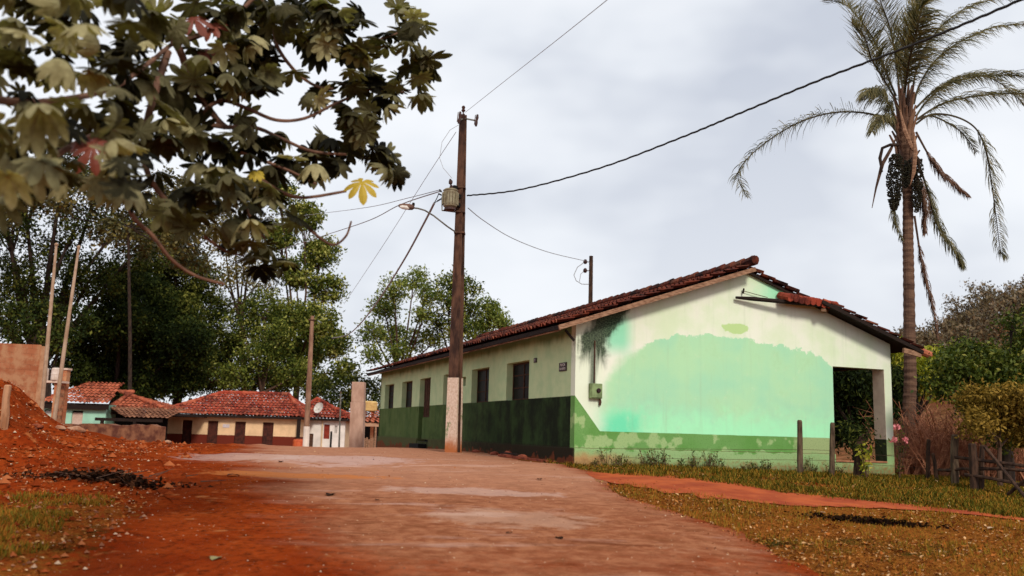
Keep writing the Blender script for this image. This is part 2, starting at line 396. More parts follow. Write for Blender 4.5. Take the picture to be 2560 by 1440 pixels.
# ------------------------------------------------------------------ clay tile roof surface
def tiled(name, m, parent, P0, ea, es, a0, a1, S_, tw=.2, row=.36, amp=.045, step=.03, k=6, rag=.0, ridge_n=None):
    """corrugated barrel tile surface. P0 eave origin, ea along the eave, es up the slope; a0(s), a1(s) give the span at slope distance s"""
    ea = np.array(ea, float); es = np.array(es, float); nn = np.cross(ea, es); nn /= np.linalg.norm(nn)
    if nn[2] < 0: nn = -nn
    amin = min(a0(0), a0(S_)); amax = max(a1(0), a1(S_)); nc = int((amax - amin) / tw * k)
    V = []; Fs = []; fa = []; rows = int(S_ / row) + 1; base = 0
    for r in range(rows):
        s0 = r * row - .03; s1 = min((r + 1) * row, S_)
        j0 = random.uniform(-rag, rag); j1 = random.uniform(-rag, rag); lift = random.uniform(0, step * .5)
        for q, s in enumerate((s0, s1)):
            for c in range(nc + 1):
                a = amin + (amax - amin) * c / nc; col = int(a / tw + 1000)
                lo, hi = a0(s) - j0, a1(s) + j1
                aa = min(max(a, lo), hi)
                ph = (a / tw) % 1
                hgt = amp * (math.sin(PI * min(1, ph / .62)) if ph < .62 else -.45 * math.sin(PI * (ph - .62) / .38))
                rj = (math.sin(col * 12.9898 + r * 78.233) * 43758.5) % 1
                z_ = hgt + (step + lift if q == 0 else 0) + (rj - .5) * .012
                sj = s + (rj - .5) * .05 * (q == 0)
                V.append(np.array(P0) + ea * aa + es * sj + nn * z_)
        for c in range(nc):
            if V[base + c] is None: continue
            a = amin + (amax - amin) * (c + .5) / nc; col = int(a / tw + 1000)
            if a < a0((s0 + s1) / 2) - j0 - tw or a > a1((s0 + s1) / 2) + j1 + tw: continue
            Fs.append((base + c, base + c + 1, base + nc + 1 + c + 1, base + nc + 1 + c)); fa.append((math.sin(col * 3.17 + r * 7.77) * 9758.5) % 1)
        base += 2 * (nc + 1)
    return mesh_obj(name, V, Fs, m, parent, False, fa)
def ridge_caps(name, m, parent, p, q, r=.09, seg=.36):
    p = np.array(p, float); q = np.array(q, float); n = max(2, int(np.linalg.norm(q - p) / seg)); mb = MB()
    for i in range(n):
        a = p + (q - p) * i / n; b = p + (q - p) * (i + 1.12) / n
        mb.tube([a + [0, 0, random.uniform(0, .03)], b], [r * 1.12, r * .9], 8, val=random.random())
    return mb.build(name, m, parent)

def wall_cells(mb, axis, L0, L1, z0, z1, t0, t1, ops):
    """wall in the plane of axis ('x' or 'y'), from L0 to L1, thickness t0..t1 (t0 = outer face), with rectangular openings (l0,l1,z0,z1)"""
    xs_ = sorted({L0, L1, *[o[0] for o in ops], *[o[1] for o in ops]}); zs_ = sorted({z0, z1, *[o[2] for o in ops], *[o[3] for o in ops]})
    def solid(i, j):
        if i < 0 or j < 0 or i >= len(xs_) - 1 or j >= len(zs_) - 1: return False
        cx = (xs_[i] + xs_[i + 1]) / 2; cz = (zs_[j] + zs_[j + 1]) / 2
        return not any(o[0] < cx < o[1] and o[2] < cz < o[3] for o in ops)
    def P(l, t, z): return (l, t, z) if axis == 'x' else (t, l, z)
    for i in range(len(xs_) - 1):
        for j in range(len(zs_) - 1):
            if not solid(i, j): continue
            a, b, c, d = xs_[i], xs_[i + 1], zs_[j], zs_[j + 1]
            mb.add([P(a, t0, c), P(b, t0, c), P(b, t0, d), P(a, t0, d)], [(0, 1, 2, 3)]); mb.add([P(a, t1, c), P(b, t1, c), P(b, t1, d), P(a, t1, d)], [(3, 2, 1, 0)])
            if not solid(i - 1, j): mb.add([P(a, t0, c), P(a, t1, c), P(a, t1, d), P(a, t0, d)], [(0, 1, 2, 3)])
            if not solid(i + 1, j): mb.add([P(b, t0, c), P(b, t1, c), P(b, t1, d), P(b, t0, d)], [(3, 2, 1, 0)])
            if not solid(i, j - 1): mb.add([P(a, t0, c), P(b, t0, c), P(b, t1, c), P(a, t1, c)], [(0, 1, 2, 3)])
            if not solid(i, j + 1): mb.add([P(a, t0, d), P(b, t0, d), P(b, t1, d), P(a, t1, d)], [(0, 1, 2, 3)])

# ------------------------------------------------------------------ the green building
# local frame: x along the gable, y along the long wall, z up (world heights)
TH = .3532; AX, AY = 1.4072, 19.5; GW, GL = 8.55, 19.41
B = thing('green_building', (AX, AY, 0), 'long single storey green and cream building with mold stained gable and clay tile roof', 'building', rz=TH)
def b2w(b, a, z=0): return (AX + b * math.cos(TH) - a * math.sin(TH), AY + b * math.sin(TH) + a * math.cos(TH), z)
# gable paint
g = G('gable_plaster', .85, .15); O = g.coord(); x, y, z = g.xyz(O)
big = g.noise(O, .8, 5, .6); mid = g.noise(O, 3.3, 5, .6); fin = g.noise(O, 30, 4, .6); vs = g.noise(g.mapp(O, (5, 5, .5)), 1.3, 5, .6)
mj = g.m2('MULTIPLY', g.m2('SUBTRACT', mid, .5), 1.0)
up = g.mix(g.rng(big, .35, .65), (.62, .72, .50), (.76, .77, .66))
teal = g.m2('MULTIPLY', g.rng(g.m2('ADD', z, g.m2('MULTIPLY', mj, .3)), 4.72, 4.86), g.rng(g.m2('ADD', x, g.m2('MULTIPLY', mj, .8)), 4.3, 5.3))
up = g.mix(g.m2('MULTIPLY', teal, .9), up, (.26, .68, .40))
rp = g.n('ShaderNodeValToRGB'); g.put(rp.inputs[0], g.m2('DIVIDE', x, 8.55)); el = rp.color_ramp.elements
EDG_ = [(0, 1.9), (.55, 2.3), (.95, 3.0), (1.3, 3.28), (1.72, 3.5), (1.9, 3.62), (2.4, 3.76), (3.5, 3.83), (4.3, 3.80), (5.6, 3.68), (6.1, 3.60), (6.5, 3.50), (6.78, 3.22), (7.0, 2.5)]
for i_, (xx, zz) in enumerate(EDG_):
    e_ = el[0] if i_ == 0 else (el[-1] if i_ == len(EDG_) - 1 else el.new(xx / 8.55)); e_.position = xx / 8.55; v_ = zz / 6; e_.color = (v_, v_, v_, 1)
tz = g.m2('ADD', g.m2('ADD', g.m2('MULTIPLY', rp.outputs[0], 6.), g.m2('MULTIPLY', mj, .42)), g.m2('MULTIPLY', g.m2('SUBTRACT', g.noise(O, 9, 6, .75), .5), .22))
softl = g.rng(x, 1.9, .9, .02, .28)
patch = g.m2('MULTIPLY', g.rng(g.m2('DIVIDE', g.m2('SUBTRACT', tz, z), softl), -1., 1.), g.rng(g.m2('ADD', x, g.m2('MULTIPLY', mj, .02)), 6.80, 6.77))
pc = g.mix(g.rng(big, .35, .65), (.34, .64, .42), (.41, .67, .40))
pc = g.mix(g.rng(g.m2('ADD', z, mj), 2.35, 1.6), pc, (.36, .80, .47))
dx = g.m2('ABSOLUTE', g.m2('SUBTRACT', x, 1.0))
tl = g.m2('MULTIPLY', g.rng(g.m2('ADD', dx, g.m2('MULTIPLY', mj, 1.2)), 1.0, .2), g.rng(g.m2('ADD', z, g.m2('MULTIPLY', mj, .5)), 2.2, 1.75))
pc = g.mix(tl, pc, (.16, .68, .40))
c = g.mix(patch, up, pc)
rs = g.noise(g.mapp(O, (6, 6, .35)), 1.0, 6, .65); c = g.mix(g.rng(rs, .52, .75, 0, .28), c, (.33, .42, .26)); c = g.mix(g.rng(g.noise(O, 6.5, 6, .7), .56, .72, 0, .22), c, (.72, .72, .52))
# olive wisp above the patch
wd = g.m2('ADD', g.m2('POWER', g.m2('DIVIDE', g.m2('SUBTRACT', x, 4.05), .38), 2.), g.m2('POWER', g.m2('DIVIDE', g.m2('SUBTRACT', z, 4.04), .13), 2.))
c = g.mix(g.rng(g.m2('ADD', wd, g.m2('MULTIPLY', mj, 3.)), 1.1, .8), c, (.45, .62, .27))
# teal and white washed edge beside the stain, whitened left strip
lft = g.rng(g.m2('ADD', x, g.m2('MULTIPLY', mj, .5)), .95, .35)
c = g.mix(g.m2('MULTIPLY', lft, .9), c, (.70, .76, .60))
tb = g.m2('MULTIPLY', g.rng(g.m2('ABSOLUTE', g.m2('SUBTRACT', x, 1.0)), .5, .1), g.rng(g.m2('ABSOLUTE', g.m2('SUBTRACT', z, 3.72)), .62, .15))
c = g.mix(g.m2('MULTIPLY', tb, .85), c, (.22, .66, .42))
# black mold
nn_ = g.m2('MULTIPLY', g.m2('SUBTRACT', vs, .5), 1.5)
mold = g.m2('MULTIPLY', g.rng(g.m2('ADD', g.m2('ABSOLUTE', g.m2('SUBTRACT', x, g.m2('ADD', .42, g.m2('MULTIPLY', g.m2('MAXIMUM', g.m2('SUBTRACT', z, 3.6), 0.), .8)))), g.m2('ADD', g.m2('MULTIPLY', nn_, .3), g.m2('MULTIPLY', mj, .5))), .46, .24), g.rng(g.m2('ADD', z, g.m2('MULTIPLY', nn_, 1.0)), 2.85, 3.35))
mold2 = g.m2('MULTIPLY', g.rng(g.m2('ADD', g.m2('ABSOLUTE', g.m2('SUBTRACT', x, .42)), g.m2('MULTIPLY', nn_, .12)), .14, .02), g.rng(g.m2('ADD', z, g.m2('MULTIPLY', nn_, .3)), 2.0, 2.6))
mo = g.m2('MAXIMUM', g.m2('MULTIPLY', mold, .96), g.m2('MULTIPLY', mold2, .8))
c = g.mix(mo, c, g.mix(g.rng(fin, .4, .65), (.008, .016, .008), (.075, .11, .06)))
# dado
line = g.m2('MAXIMUM', g.m2('ADD', g.m2('MULTIPLY', x, -1.23), 2.33), 1.59)
line = g.m2('ADD', line, g.m2('MULTIPLY', mj, .02))
dad = g.rng(g.m2('SUBTRACT', z, line), .006, -.006)
blot = g.noise(O, 1.9, 3, .45)
dc = g.mix(g.rng(g.m2('ADD', g.m2('MULTIPLY', blot, .8), g.m2('MULTIPLY', g.noise(O, 7, 5, .7), .2)), .53, .58), g.mix(g.rng(big, .4, .6), (.14, .30, .085), (.11, .27, .06)), (.30, .43, .18))
dc = g.mix(g.rng(g.m2('ADD', x, mj), 5.5, 5.9), dc, (.30, .38, .17))
dc = g.mix(g.rng(g.m2('ADD', z, g.m2('MULTIPLY', mj, .4)), 1.24, 1.20), dc, (.26, .40, .17))
dc = g.mix(g.m2('MULTIPLY', g.rng(g.m2('ADD', x, g.m2('MULTIPLY', mj, 1.)), 2.2, .2), g.rng(g.m2('ADD', z, g.m2('MULTIPLY', mj, .3)), 1.2, 1.0)), dc, (.40, .24, .10))
dc = g.mix(g.m2('MULTIPLY', g.rng(fin, .5, .7), .35), dc, (.07, .12, .04))
dc = g.mix(g.m2('MULTIPLY', g.rng(g.m2('ADD', z, g.m2('MULTIPLY', mj, .5)), 1.05, .78), .6), dc, (.10, .075, .03))
c = g.mix(dad, c, dc)
gn = g.noise(O, 1.6, 7, .75); c = g.mix(g.rng(gn, .52, .75, 0, .25), c, g.mix(1, c, (.62, .66, .55), 'MULTIPLY')); c = g.mix(g.rng(fin, .58, .8, 0, .3), c, g.mix(1, c, (.6, .62, .5), 'MULTIPLY'))
spl = g.m2('MULTIPLY', g.rng(g.m2('ADD', z, g.m2('MULTIPLY', mj, .7)), 1.12, .85), g.rng(g.noise(O, 14, 5, .7), .40, .6)); c = g.mix(g.m2('MULTIPLY', spl, .75), c, (.24, .12, .045))
# crack
ck = g.rng(g.m2('ABSOLUTE', g.m2('SUBTRACT', g.m2('ADD', z, g.m2('MULTIPLY', mj, .05)), 1.225)), .012, .004)
c = g.mix(g.m2('MULTIPLY', ck, .7), c, (.10, .06, .03))
g.bump(g.m2('ADD', fin, g.m2('MULTIPLY', mid, 2.)), .18, .01)
M_gable = g.col(c)
# long wall paint
g = G('long_wall_plaster', .88, .12); O = g.coord(); x, y, z = g.xyz(O)
mid = g.noise(O, 2.5, 5, .6); fin = g.noise(O, 22, 4, .65); vs = g.noise(g.mapp(O, (2, 2, .35)), 1.1, 5, .6)
up = g.mix(g.rng(mid, .35, .7), (.50, .60, .34), (.40, .54, .30))
up = g.mix(g.m2('MULTIPLY', g.rng(g.m2('ADD', z, g.m2('MULTIPLY', vs, .5)), 3.75, 4.0), .7), up, (.05, .15, .06))  # shade below the eave painted on as a dark green band
dk = g.rng(g.m2('ADD', y, g.m2('MULTIPLY', g.m2('SUBTRACT', mid, .5), 9)), 14., 4.)
dc = g.mix(g.rng(vs, .3, .7), (.085, .135, .038), (.045, .09, .025))
pt = g.noise(O, 1.2, 6, .7); dc = g.mix(g.rng(pt, .35, .7), dc, (.10, .15, .05)); dc = g.mix(g.rng(g.noise(O, 3.5, 6, .7), .56, .70, 0, .6), dc, (.03, .045, .02))
dc = g.mix(dk, dc, g.mix(g.rng(g.m2('ADD', g.m2('MULTIPLY', vs, .4), g.m2('MULTIPLY', pt, .6)), .42, .62), (.007, .012, .005), (.024, .05, .014)))
dc = g.mix(g.rng(g.m2('ADD', z, g.m2('MULTIPLY', g.m2('SUBTRACT', fin, .5), .25)), 1.28, 1.2), dc, g.mix(dk, (.085, .09, .035), (.022, .016, .008)))
dc = g.mix(g.m2('MULTIPLY', g.rng(g.m2('ADD', z, g.m2('MULTIPLY', g.m2('SUBTRACT', mid, .5), .9)), 1.02, .94), .85), dc, (.16, .04, .015))
ln = g.m2('ADD', 2.325, g.m2('MULTIPLY', g.m2('SUBTRACT', fin, .5), .03))
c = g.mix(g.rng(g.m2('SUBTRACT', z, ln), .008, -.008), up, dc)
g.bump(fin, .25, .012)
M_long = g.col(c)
M_cream = simple('porch_plaster', (.72, .60, .46), (.60, .48, .36), 3, .85, .1)

WIN = [(17.0, 18.55), (14.12, 15.65), (8.62, 10.12), (5.68, 7.21), (2.70, 4.28)]
DOOR = (11.66, 13.05)
ops = [(a, b, 2.315, 3.265) for a, b in WIN] + [(DOOR[0], DOOR[1], 1.13, 3.265), (7.78, 8.30, 2.83, 3.10)]
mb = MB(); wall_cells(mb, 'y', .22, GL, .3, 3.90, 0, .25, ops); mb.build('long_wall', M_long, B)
mb = MB().box(-.035, -.001, 0, 11.6, .3, 1.22).box(-.035, -.001, 13.1, GL, .3, 1.22)
mb.build('long_wall_plinth', M_long, B, bevel=.008)
# gable wall with porch opening
OPN = (6.78, 8.33, 1.06, 3.30)
mb = MB(); wall_cells(mb, 'x', 0, GW, .3, 3.72, 0, .22, [OPN])
def ru(b): return 3.92 + .345 * (b if b < 4.3 else 8.6 - b)    # underside of roof
top = [(0, 3.72), (GW, 3.72), (GW, ru(GW)), (4.3, ru(4.3)), (0, ru(0))]
mb.add([(p[0], 0, p[1]) for p in top] + [(p[0], .22, p[1]) for p in top], [(0, 1, 2, 3, 4), (9, 8, 7, 6, 5), (1, 6, 7, 2), (2, 7, 8, 3), (3, 8, 9, 4), (4, 9, 5, 0)])
mb.build('gable_wall', M_gable, B)
mb = MB().box(0, 6.78, -.03, -.001, .3, 1.215); mb.build('gable_plinth', M_gable, B, bevel=.008)
# terracotta topped sill and dark painted inner pillar face
MB().box(6.79, 8.32, -.025, .245, 1.035, 1.072).build('porch_sill', simple('terracotta_sill', (.42, .20, .10), (.3, .12, .06), 8), B, bevel=.006)
MB().box(8.322, 8.33, .001, .39, 1.076, 1.60).build('painted_pillar_face', simple('dark_green_paint', (.035, .05, .02), (.02, .03, .012), 8), B)
MB().box(8.332, 8.548, .222, .40, .3, 3.33).build('porch_pillar', M_cream, B)
MB().box(8.322, 8.33, .001, .39, 1.60, 3.28).build('porch_pillar_face', M_cream, B)
# far gable, inner wall of the porch, side parapet and pillars, ceiling beam
mb = MB(); mb.add([(p[0], GL, p[1]) for p in [(0, .3), (GW, .3)] + top[2:]] + [(p[0], GL - .2, p[1]) for p in [(0, .3), (GW, .3)] + top[2:]], [(4, 3, 2, 1, 0), (5, 6, 7, 8, 9), (1, 2, 7, 6), (2, 3, 8, 7), (3, 4, 9, 8), (4, 0, 5, 9)])
mb.build('rear_gable', M_long, B)
MB().box(6.55, 6.75, .225, GL - .21, .3, ru(6.7) - .03).build('porch_inner_wall', M_cream, B)
for a in (3.6, 7.2, 10.8, 14.4): MB().box(8.3, 8.54, a, a + .25, .3, 3.35).build('porch_pillar', M_cream, B)
MB().box(8.34, 8.50, .25, GL - .25, .3, 1.0).build('porch_parapet', M_gable, B)
MB().box(8.28, 8.52, .225, GL - .21, 3.36, 3.60).build('porch_beam', M_wood_dk, B)
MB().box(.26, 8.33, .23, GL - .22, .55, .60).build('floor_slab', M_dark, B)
# windows
def window(a0, a1, z0, z1, parent, bars=2):
    fr = MB(); x0, x1 = .17, .215; t = .045
    fr.box(x0, x1, a0 + .002, a0 + t, z0 + .002, z1 - .002).box(x0, x1, a1 - t, a1 - .002, z0 + .002, z1 - .002)
    fr.box(x0, x1, a0 + t, a1 - t, z0 + .002, z0 + t).box(x0, x1, a0 + t, a1 - t, z1 - t, z1 - .002)
    m = (a0 + a1) / 2
    fr.box(x0, x1, m - .02, m + .02, z0 + t, z1 - t)
    for i in range(bars):
        zz = z0 + (z1 - z0) * (i + 1) / (bars + 1)
        fr.box(x0 + .003, x1 - .003, a0 + t, m - .02, zz - .012, zz + .012).box(x0 + .003, x1 - .003, m + .02, a1 - t, zz - .012, zz + .012)
    o = fr.build('window', M_iron, parent)
    MB().box(.188, .196, a0 + t, a1 - t, z0 + t, z1 - t).build('pane', M_glass, o)
    return o
for i, (a, b) in enumerate(WIN): window(a, b, 2.315, 3.265, B, 2 if i else 3)
MB().box(.16, .18, 7.79, 8.29, 2.84, 3.09).build('vent', M_dark, B)
# half-open stable door: dark upper leaf, green lower leaf
d = MB().box(.12, .17, 11.67, 12.86, 1.95, 3.25).build('door', M_iron, B)
mb = MB()
for i in range(5): mb.tube([(.10, 11.85 + i * .2, 2.0), (.095, 11.80 + i * .2 + .1 * math.sin(i * 2), 2.6), (.10, 11.85 + i * .2, 3.2)], .012, 5)
mb.build('door_grille', M_rust, d)
MB().box(.05, .10, 11.67, 12.72, 1.20, 1.94).build('door', M_long, B)
MB().box(-.32, -.04, 11.75, 12.95, .75, 1.06).build('doorstep', M_dark, B, bevel=.01)
MB().box(.0, .24, 11.67, 13.04, 1.0, 1.14).build('threshold', M_dark, B)
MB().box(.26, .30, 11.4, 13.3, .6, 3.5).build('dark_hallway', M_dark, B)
# roof
cs = math.cos(math.atan(.345)); sn = math.sin(math.atan(.345))
SL = 4.82 / cs; RA = (-.30, GL + .45)
zl = ru(0) - .52 * .345 + .075
tiled('roof', M_tile, B, (-.52, 0, zl), (0, 1, 0), (cs, 0, sn), lambda s: -.38, lambda s: GL + .4, SL, rag=.05, amp=.05, step=.04)
def rlow(s): return -.50 if s < 2.75 / cs else -.10
tiled('roof', M_tile, B, (9.12, 0, zl), (0, 1, 0), (-cs, 0, sn), rlow, lambda s: GL + .4, SL, rag=.05, amp=.05, step=.04)
ridge_caps('ridge_cap', M_tile, B, (4.3, -.42, ru(4.3) + .17), (4.3, GL + .4, ru(4.3) + .17), .11, .4)
# plank lining, rafters, eave and verge boards
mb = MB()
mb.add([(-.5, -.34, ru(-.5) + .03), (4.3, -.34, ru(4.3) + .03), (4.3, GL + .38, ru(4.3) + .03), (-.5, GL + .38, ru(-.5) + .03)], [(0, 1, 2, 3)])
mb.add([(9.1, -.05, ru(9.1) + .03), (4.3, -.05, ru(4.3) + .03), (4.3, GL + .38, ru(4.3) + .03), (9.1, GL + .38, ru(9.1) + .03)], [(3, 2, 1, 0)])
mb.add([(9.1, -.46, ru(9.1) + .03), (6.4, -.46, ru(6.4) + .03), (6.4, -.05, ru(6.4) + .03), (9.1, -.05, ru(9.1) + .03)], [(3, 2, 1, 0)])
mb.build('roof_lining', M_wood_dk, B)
mb = MB()
a = .3
while a < GL + .3:
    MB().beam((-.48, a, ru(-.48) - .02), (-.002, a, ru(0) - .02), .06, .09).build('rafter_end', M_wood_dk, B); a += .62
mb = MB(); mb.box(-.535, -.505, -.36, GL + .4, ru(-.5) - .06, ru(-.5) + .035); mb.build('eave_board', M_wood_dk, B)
MB().box(-.50, -.47, -.3, GL + .3, ru(-.5) - .085, ru(-.5) - .03).build('eave_batten', M_wood_md, B)
mb = MB().beam((-.56, -.36, ru(-.56) - .01), (4.36, -.36, ru(4.36) + .02 + .0), .045, .10); mb.build('verge_board', M_wood_md, B)
mb = MB().beam((6.15, -.46, ru(6.15) + .0), (9.14, -.46, ru(9.14) + .0), .04, .085); mb.build('verge_board', M_wood_dk, B)
mb = MB().beam((4.32, -.06, ru(4.32)), (6.4, -.06, ru(6.4)), .03, .06); mb.build('verge_board', M_wood_dk, B)
mb = MB().beam((8.56, -.42, ru(8.9) - .06), (9.1, -.42, ru(9.1) - .08), .06, .12); mb.build('corner_bracket', M_wood_md, B)
mb = MB().beam((6.22, -.40, 4.58), (6.62, -.02, 4.62), .10, .06); mb.build('corner_bracket', M_wood_md, B)
# the loose horizontal beam on the gable with slipped tiles on it
mb = MB().tube([(4.0, -.10, 4.745), (4.4, -.16, 4.735), (5.0, -.24, 4.72), (5.7, -.32, 4.70), (6.3, -.40, 4.70), (6.7, -.44, 4.66)], [.035, .06, .055, .055, .055, .05], 7, wob=.35)
mb.build('purlin_beam', M_wood_dk, B)
mb = MB()
for i in range(9):
    b = 5.25 + i * .16; mb.tube([(b, -.05, 4.90 - .012 * i), (b + .03, -.44, 4.79 - .012 * i + random.uniform(-.01, .02))], [.085, .095], 8, val=random.random())
for i in range(5):
    b = 5.5 + i * .2; mb.tube([(b, -.30, 4.82), (b + .34, -.34, 4.80 - .02 * i)], [.06, .07], 8, val=1)
mb.build('slipped_tile', M_tile_red, B)
MB().tube([(4.22, -.06, 4.86), (4.24, -.07, 4.98)], .022, 6).build('peg', M_wood_dk, B)
MB().tube([(4.22, -.05, 4.93), (4.5, -.06, 4.88), (4.9, -.06, 4.82)], .008, 5).build('stay_wire', M_rust, B)
MB().tube([(9.02, -.30, ru(9.0) + .06), (9.42, -.42, ru(9.3) - .0)], [.10, .09], 9, val=1).build('eave_tile', M_tile_org, B)
for dz in (0,): MB().tube([(4.27, -.50, ru(4.3) + .19), (4.27, -.38, ru(4.3) + .21)], .10, 9).build('ridge_end_tile', M_tile, B)
# bits hanging below the left eave corner
MB().beam((-.30, -.12, 3.70), (-.05, -.02, 3.50), .03, .05).build('eave_bracket', M_wood_dk, B)

# signs and meter box on the walls
def text_mesh(s, size, m, parent, loc, rot, name='lettering', sx=1.0):
    cu = bpy.data.curves.new(name, 'FONT'); cu.body = s; cu.size = size; cu.align_x = 'CENTER'; cu.align_y = 'CENTER'; cu.extrude = .001; cu.resolution_u = 2; cu.offset = .0015
    o = bpy.data.objects.new(name, cu); COL.objects.link(o)
    dg = bpy.context.evaluated_depsgraph_get(); me = bpy.data.meshes.new_from_object(o.evaluated_get(dg))
    bpy.data.objects.remove(o)
    me.materials.clear(); me.materials.append(m)
    q = bpy.data.objects.new(name, me); COL.objects.link(q); q.parent = parent; q.location = loc; q.rotation_euler = rot; q.scale = (sx, 1, 1)
    return q
M_letter = simple('sign_letter_white', (.55, .5, .47), (.4, .35, .32), 20, .7, 0)
M_plate = simple('sign_plate_black', (.018, .008, .008), (.03, .01, .01), 10, .5, 0)
sg = thing('street_sign', b2w(-.012, .64, 2.975), 'small dark street name plate reading PRACA near the building corner', 'sign', rz=TH)
MB().box(-.010, .008, -.20, .20, -.095, .095).build('plate', M_plate, sg, bevel=.003)
text_mesh('PRAÇA', .088, M_letter, sg, (-.0125, 0, .042), (R_(90), 0, R_(-90)), sx=.95)
text_mesh('DO NORTE', .07, M_letter, sg, (-.0125, 0, -.045), (R_(90), 0, R_(-90)), sx=.85)
np_ = thing('house_number', b2w(-.012, 2.29, 3.225), 'tiny dark house number plate beside the window nearest the corner', 'sign', rz=TH)
MB().box(-.010, .008, -.085, .085, -.055, .055).build('plate', M_plate, np_, bevel=.003)
text_mesh('0', .10, M_letter, np_, (-.0125, 0, 0), (R_(90), 0, R_(-90)), sx=1.1)
mt = thing('meter_box', b2w(.46, -.001, 2.28), 'green painted electricity meter box on the stained gable wall', 'meter box', rz=TH)
M_mbox = simple('meter_green', (.22, .30, .13), (.12, .16, .07), 6, .7, .1)
MB().box(-.14, .14, -.10, 0, 0, .32).build('case', M_mbox, mt, bevel=.008)
MB().box(-.12, .12, -.115, -.101, .02, .30).build('door', M_mbox, mt, bevel=.004)
MB().lathe([(.05, 0), (.05, .02), (.038, .03)], 14).build('meter_dial', M_plate, mt).matrix_local = Matrix.Translation((.04, -.117, .17)) @ Matrix.Rotation(R_(90), 4, 'X')
MB().tube([(-.02, -.03, .32), (-.02, -.03, 1.25)], .014, 6).build('conduit', M_rust, mt)
MB().tube([(.10, -.05, 0), (.12, -.045, -.07), (.11, -.03, -.14)], .028, 6).build('cable_tail', M_rust, mt)

# ------------------------------------------------------------------ utility pole
px, py = at(1133, 1130, 24.3)[:2]; gz = h1(px, py)
PO = thing('utility_pole', (px, py, gz), 'tall dark concrete utility pole with whitewashed base and transformer brackets beside the building', 'utility pole')
tp = at(1158, 287, 24.3); lean = np.array([tp[0] - px, 0, tp[2] - gz])
def pp(h): return lean * h / lean[2]
PH = lean[2]
def hsec(z0, z1, w0, w1, m, name, parent=PO, extra=0):
    "H-shaped double-T concrete section"
    mb = MB()
    prof = lambda W: [(-.5, -.42), (.5, -.42), (.5, -.22), (.16, -.16), (.16, .16), (.5, .22), (.5, .42), (-.5, .42), (-.5, .22), (-.16, .16), (-.16, -.16), (-.5, -.22)]
    n = 12; vs = []
    for k in range(7):
        z = z0 + (z1 - z0) * k / 6; W = w0 + (w1 - w0) * k / 6 + extra; c = pp(z)
        for a, b in prof(1): 
            th = R_(-28); a, b = a * W, b * W
            vs.append((c[0] + a * math.cos(th) - b * math.sin(th), c[1] + a * math.sin(th) + b * math.cos(th), z))
    fs = [tuple(range(n))[::-1], tuple(6 * n + i for i in range(n))]
    for k in range(6):
        for i in range(n): fs.append((k * n + i, k * n + (i + 1) % n, (k + 1) * n + (i + 1) % n, (k + 1) * n + i))
    return mb.add(vs, fs).build(name, m, parent, bevel=.006)
wz = at(1140, 945, 24.3)[2] - gz
hsec(-.3, PH, .34, .165, M_conc, 'shaft')
g = G('whitewashed_base', .85, .15); O = g.coord(); x, y, z = g.xyz(O); n = g.noise(g.mapp(O, (1, 1, .6)), 4.5, 5, .65); n2 = g.noise(O, 18, 4, .6)
c = g.mix(g.rng(n2, .35, .7), (.66, .50, .40), (.50, .34, .25))
gm_ = g.m2('MULTIPLY', g.rng(n, .54, .62), g.m2('MULTIPLY', g.rng(z, .3, .55), g.rng(z, 1.3, 1.05)))
c = g.mix(g.m2('MULTIPLY', gm_, .8), c, (.10, .17, .06))
c = g.mix(g.rng(g.m2('ADD', z, g.m2('MULTIPLY', g.m2('SUBTRACT', n, .5), .5)), .5, .08), c, (.40, .13, .045)); g.bump(n2, .2, .01)
M_base = g.col(c)
hsec(-.1, wz, .347, .318, M_base, 'painted_base', extra=.006)
# pole-top: pin insulator, crossbar, two drop-out fuses
tpv = pp(PH)
def loc(pxx, pyy, dY=0):
    q = at(pxx, pyy, 24.3 + dY); return np.array([q[0] - px, q[1] - py, q[2] - gz])
mb = MB().tube([tpv, tpv + [0, 0, .10]], .02, 6).tube([tpv + [0, 0, .08], tpv + [0, 0, .13], tpv + [0, 0, .16], tpv + [0, 0, .22], tpv + [.0, 0, .26]], [.03, .06, .035, .055, .03], 10)
mb.build('pin_insulator', M_porc, PO)
ca, cb = loc(1148, 300, -.3), loc(1192, 302, -.1)
MB().beam(ca, loc(1160, 296), .03, .04).beam(loc(1160, 296), cb, .03, .04).build('crossarm', M_steel, PO)
for q in (loc(1148, 294, -.3), loc(1191, 301, -.1)):
    mb = MB().tube([q + [-.01, 0, -.17], q + [0, 0, -.08], q + [.01, 0, .0], q + [.02, 0, .08], q + [.025, 0, .17]], [.03, .042, .03, .042, .028], 8)
    f = mb.build('fuse_holder', M_porc, PO)
    MB().tube([q + [-.05, -.04, -.14], q + [-.03, -.05, .14]], .012, 6).build('fuse_tube', M_rust, f)
# transformer
tcn = loc(1126, 494, -.35)
TR = MB().lathe([(.13, -.29), (.185, -.25), (.19, -.22), (.19, .17), (.205, .18), (.205, .20), (.16, .235), (.04, .25)], 20, tcn).build('transformer_tank', simple('transformer_paint', (.30, .27, .18), (.17, .13, .075), 5, .6, .1), PO)
mb = MB()
for k in range(16):
    a = 2 * PI * k / 16
    mb.beam(tcn + [.20 * math.cos(a), .20 * math.sin(a), -.2], tcn + [.20 * math.cos(a), .20 * math.sin(a), .13], .012, .06, (math.cos(a), math.sin(a), 0))
mb.build('cooling_fin', simple('fin_paint', (.26, .23, .15), (.15, .11, .065), 6, .6, 0), TR)
MB().lathe([(.10, -.37), (.17, -.35), (.15, -.29)], 14, tcn).build('tank_bottom', M_porc, TR)
MB().tube([tcn + [.02, 0, .24], tcn + [.02, 0, .30], tcn + [.0, 0, .36], tcn + [-.01, 0, .40], tcn + [-.01, 0, .46], tcn + [-.03, 0, .52]], [.05, .06, .02, .055, .055, .02], 8).build('bushing', M_porc, TR)
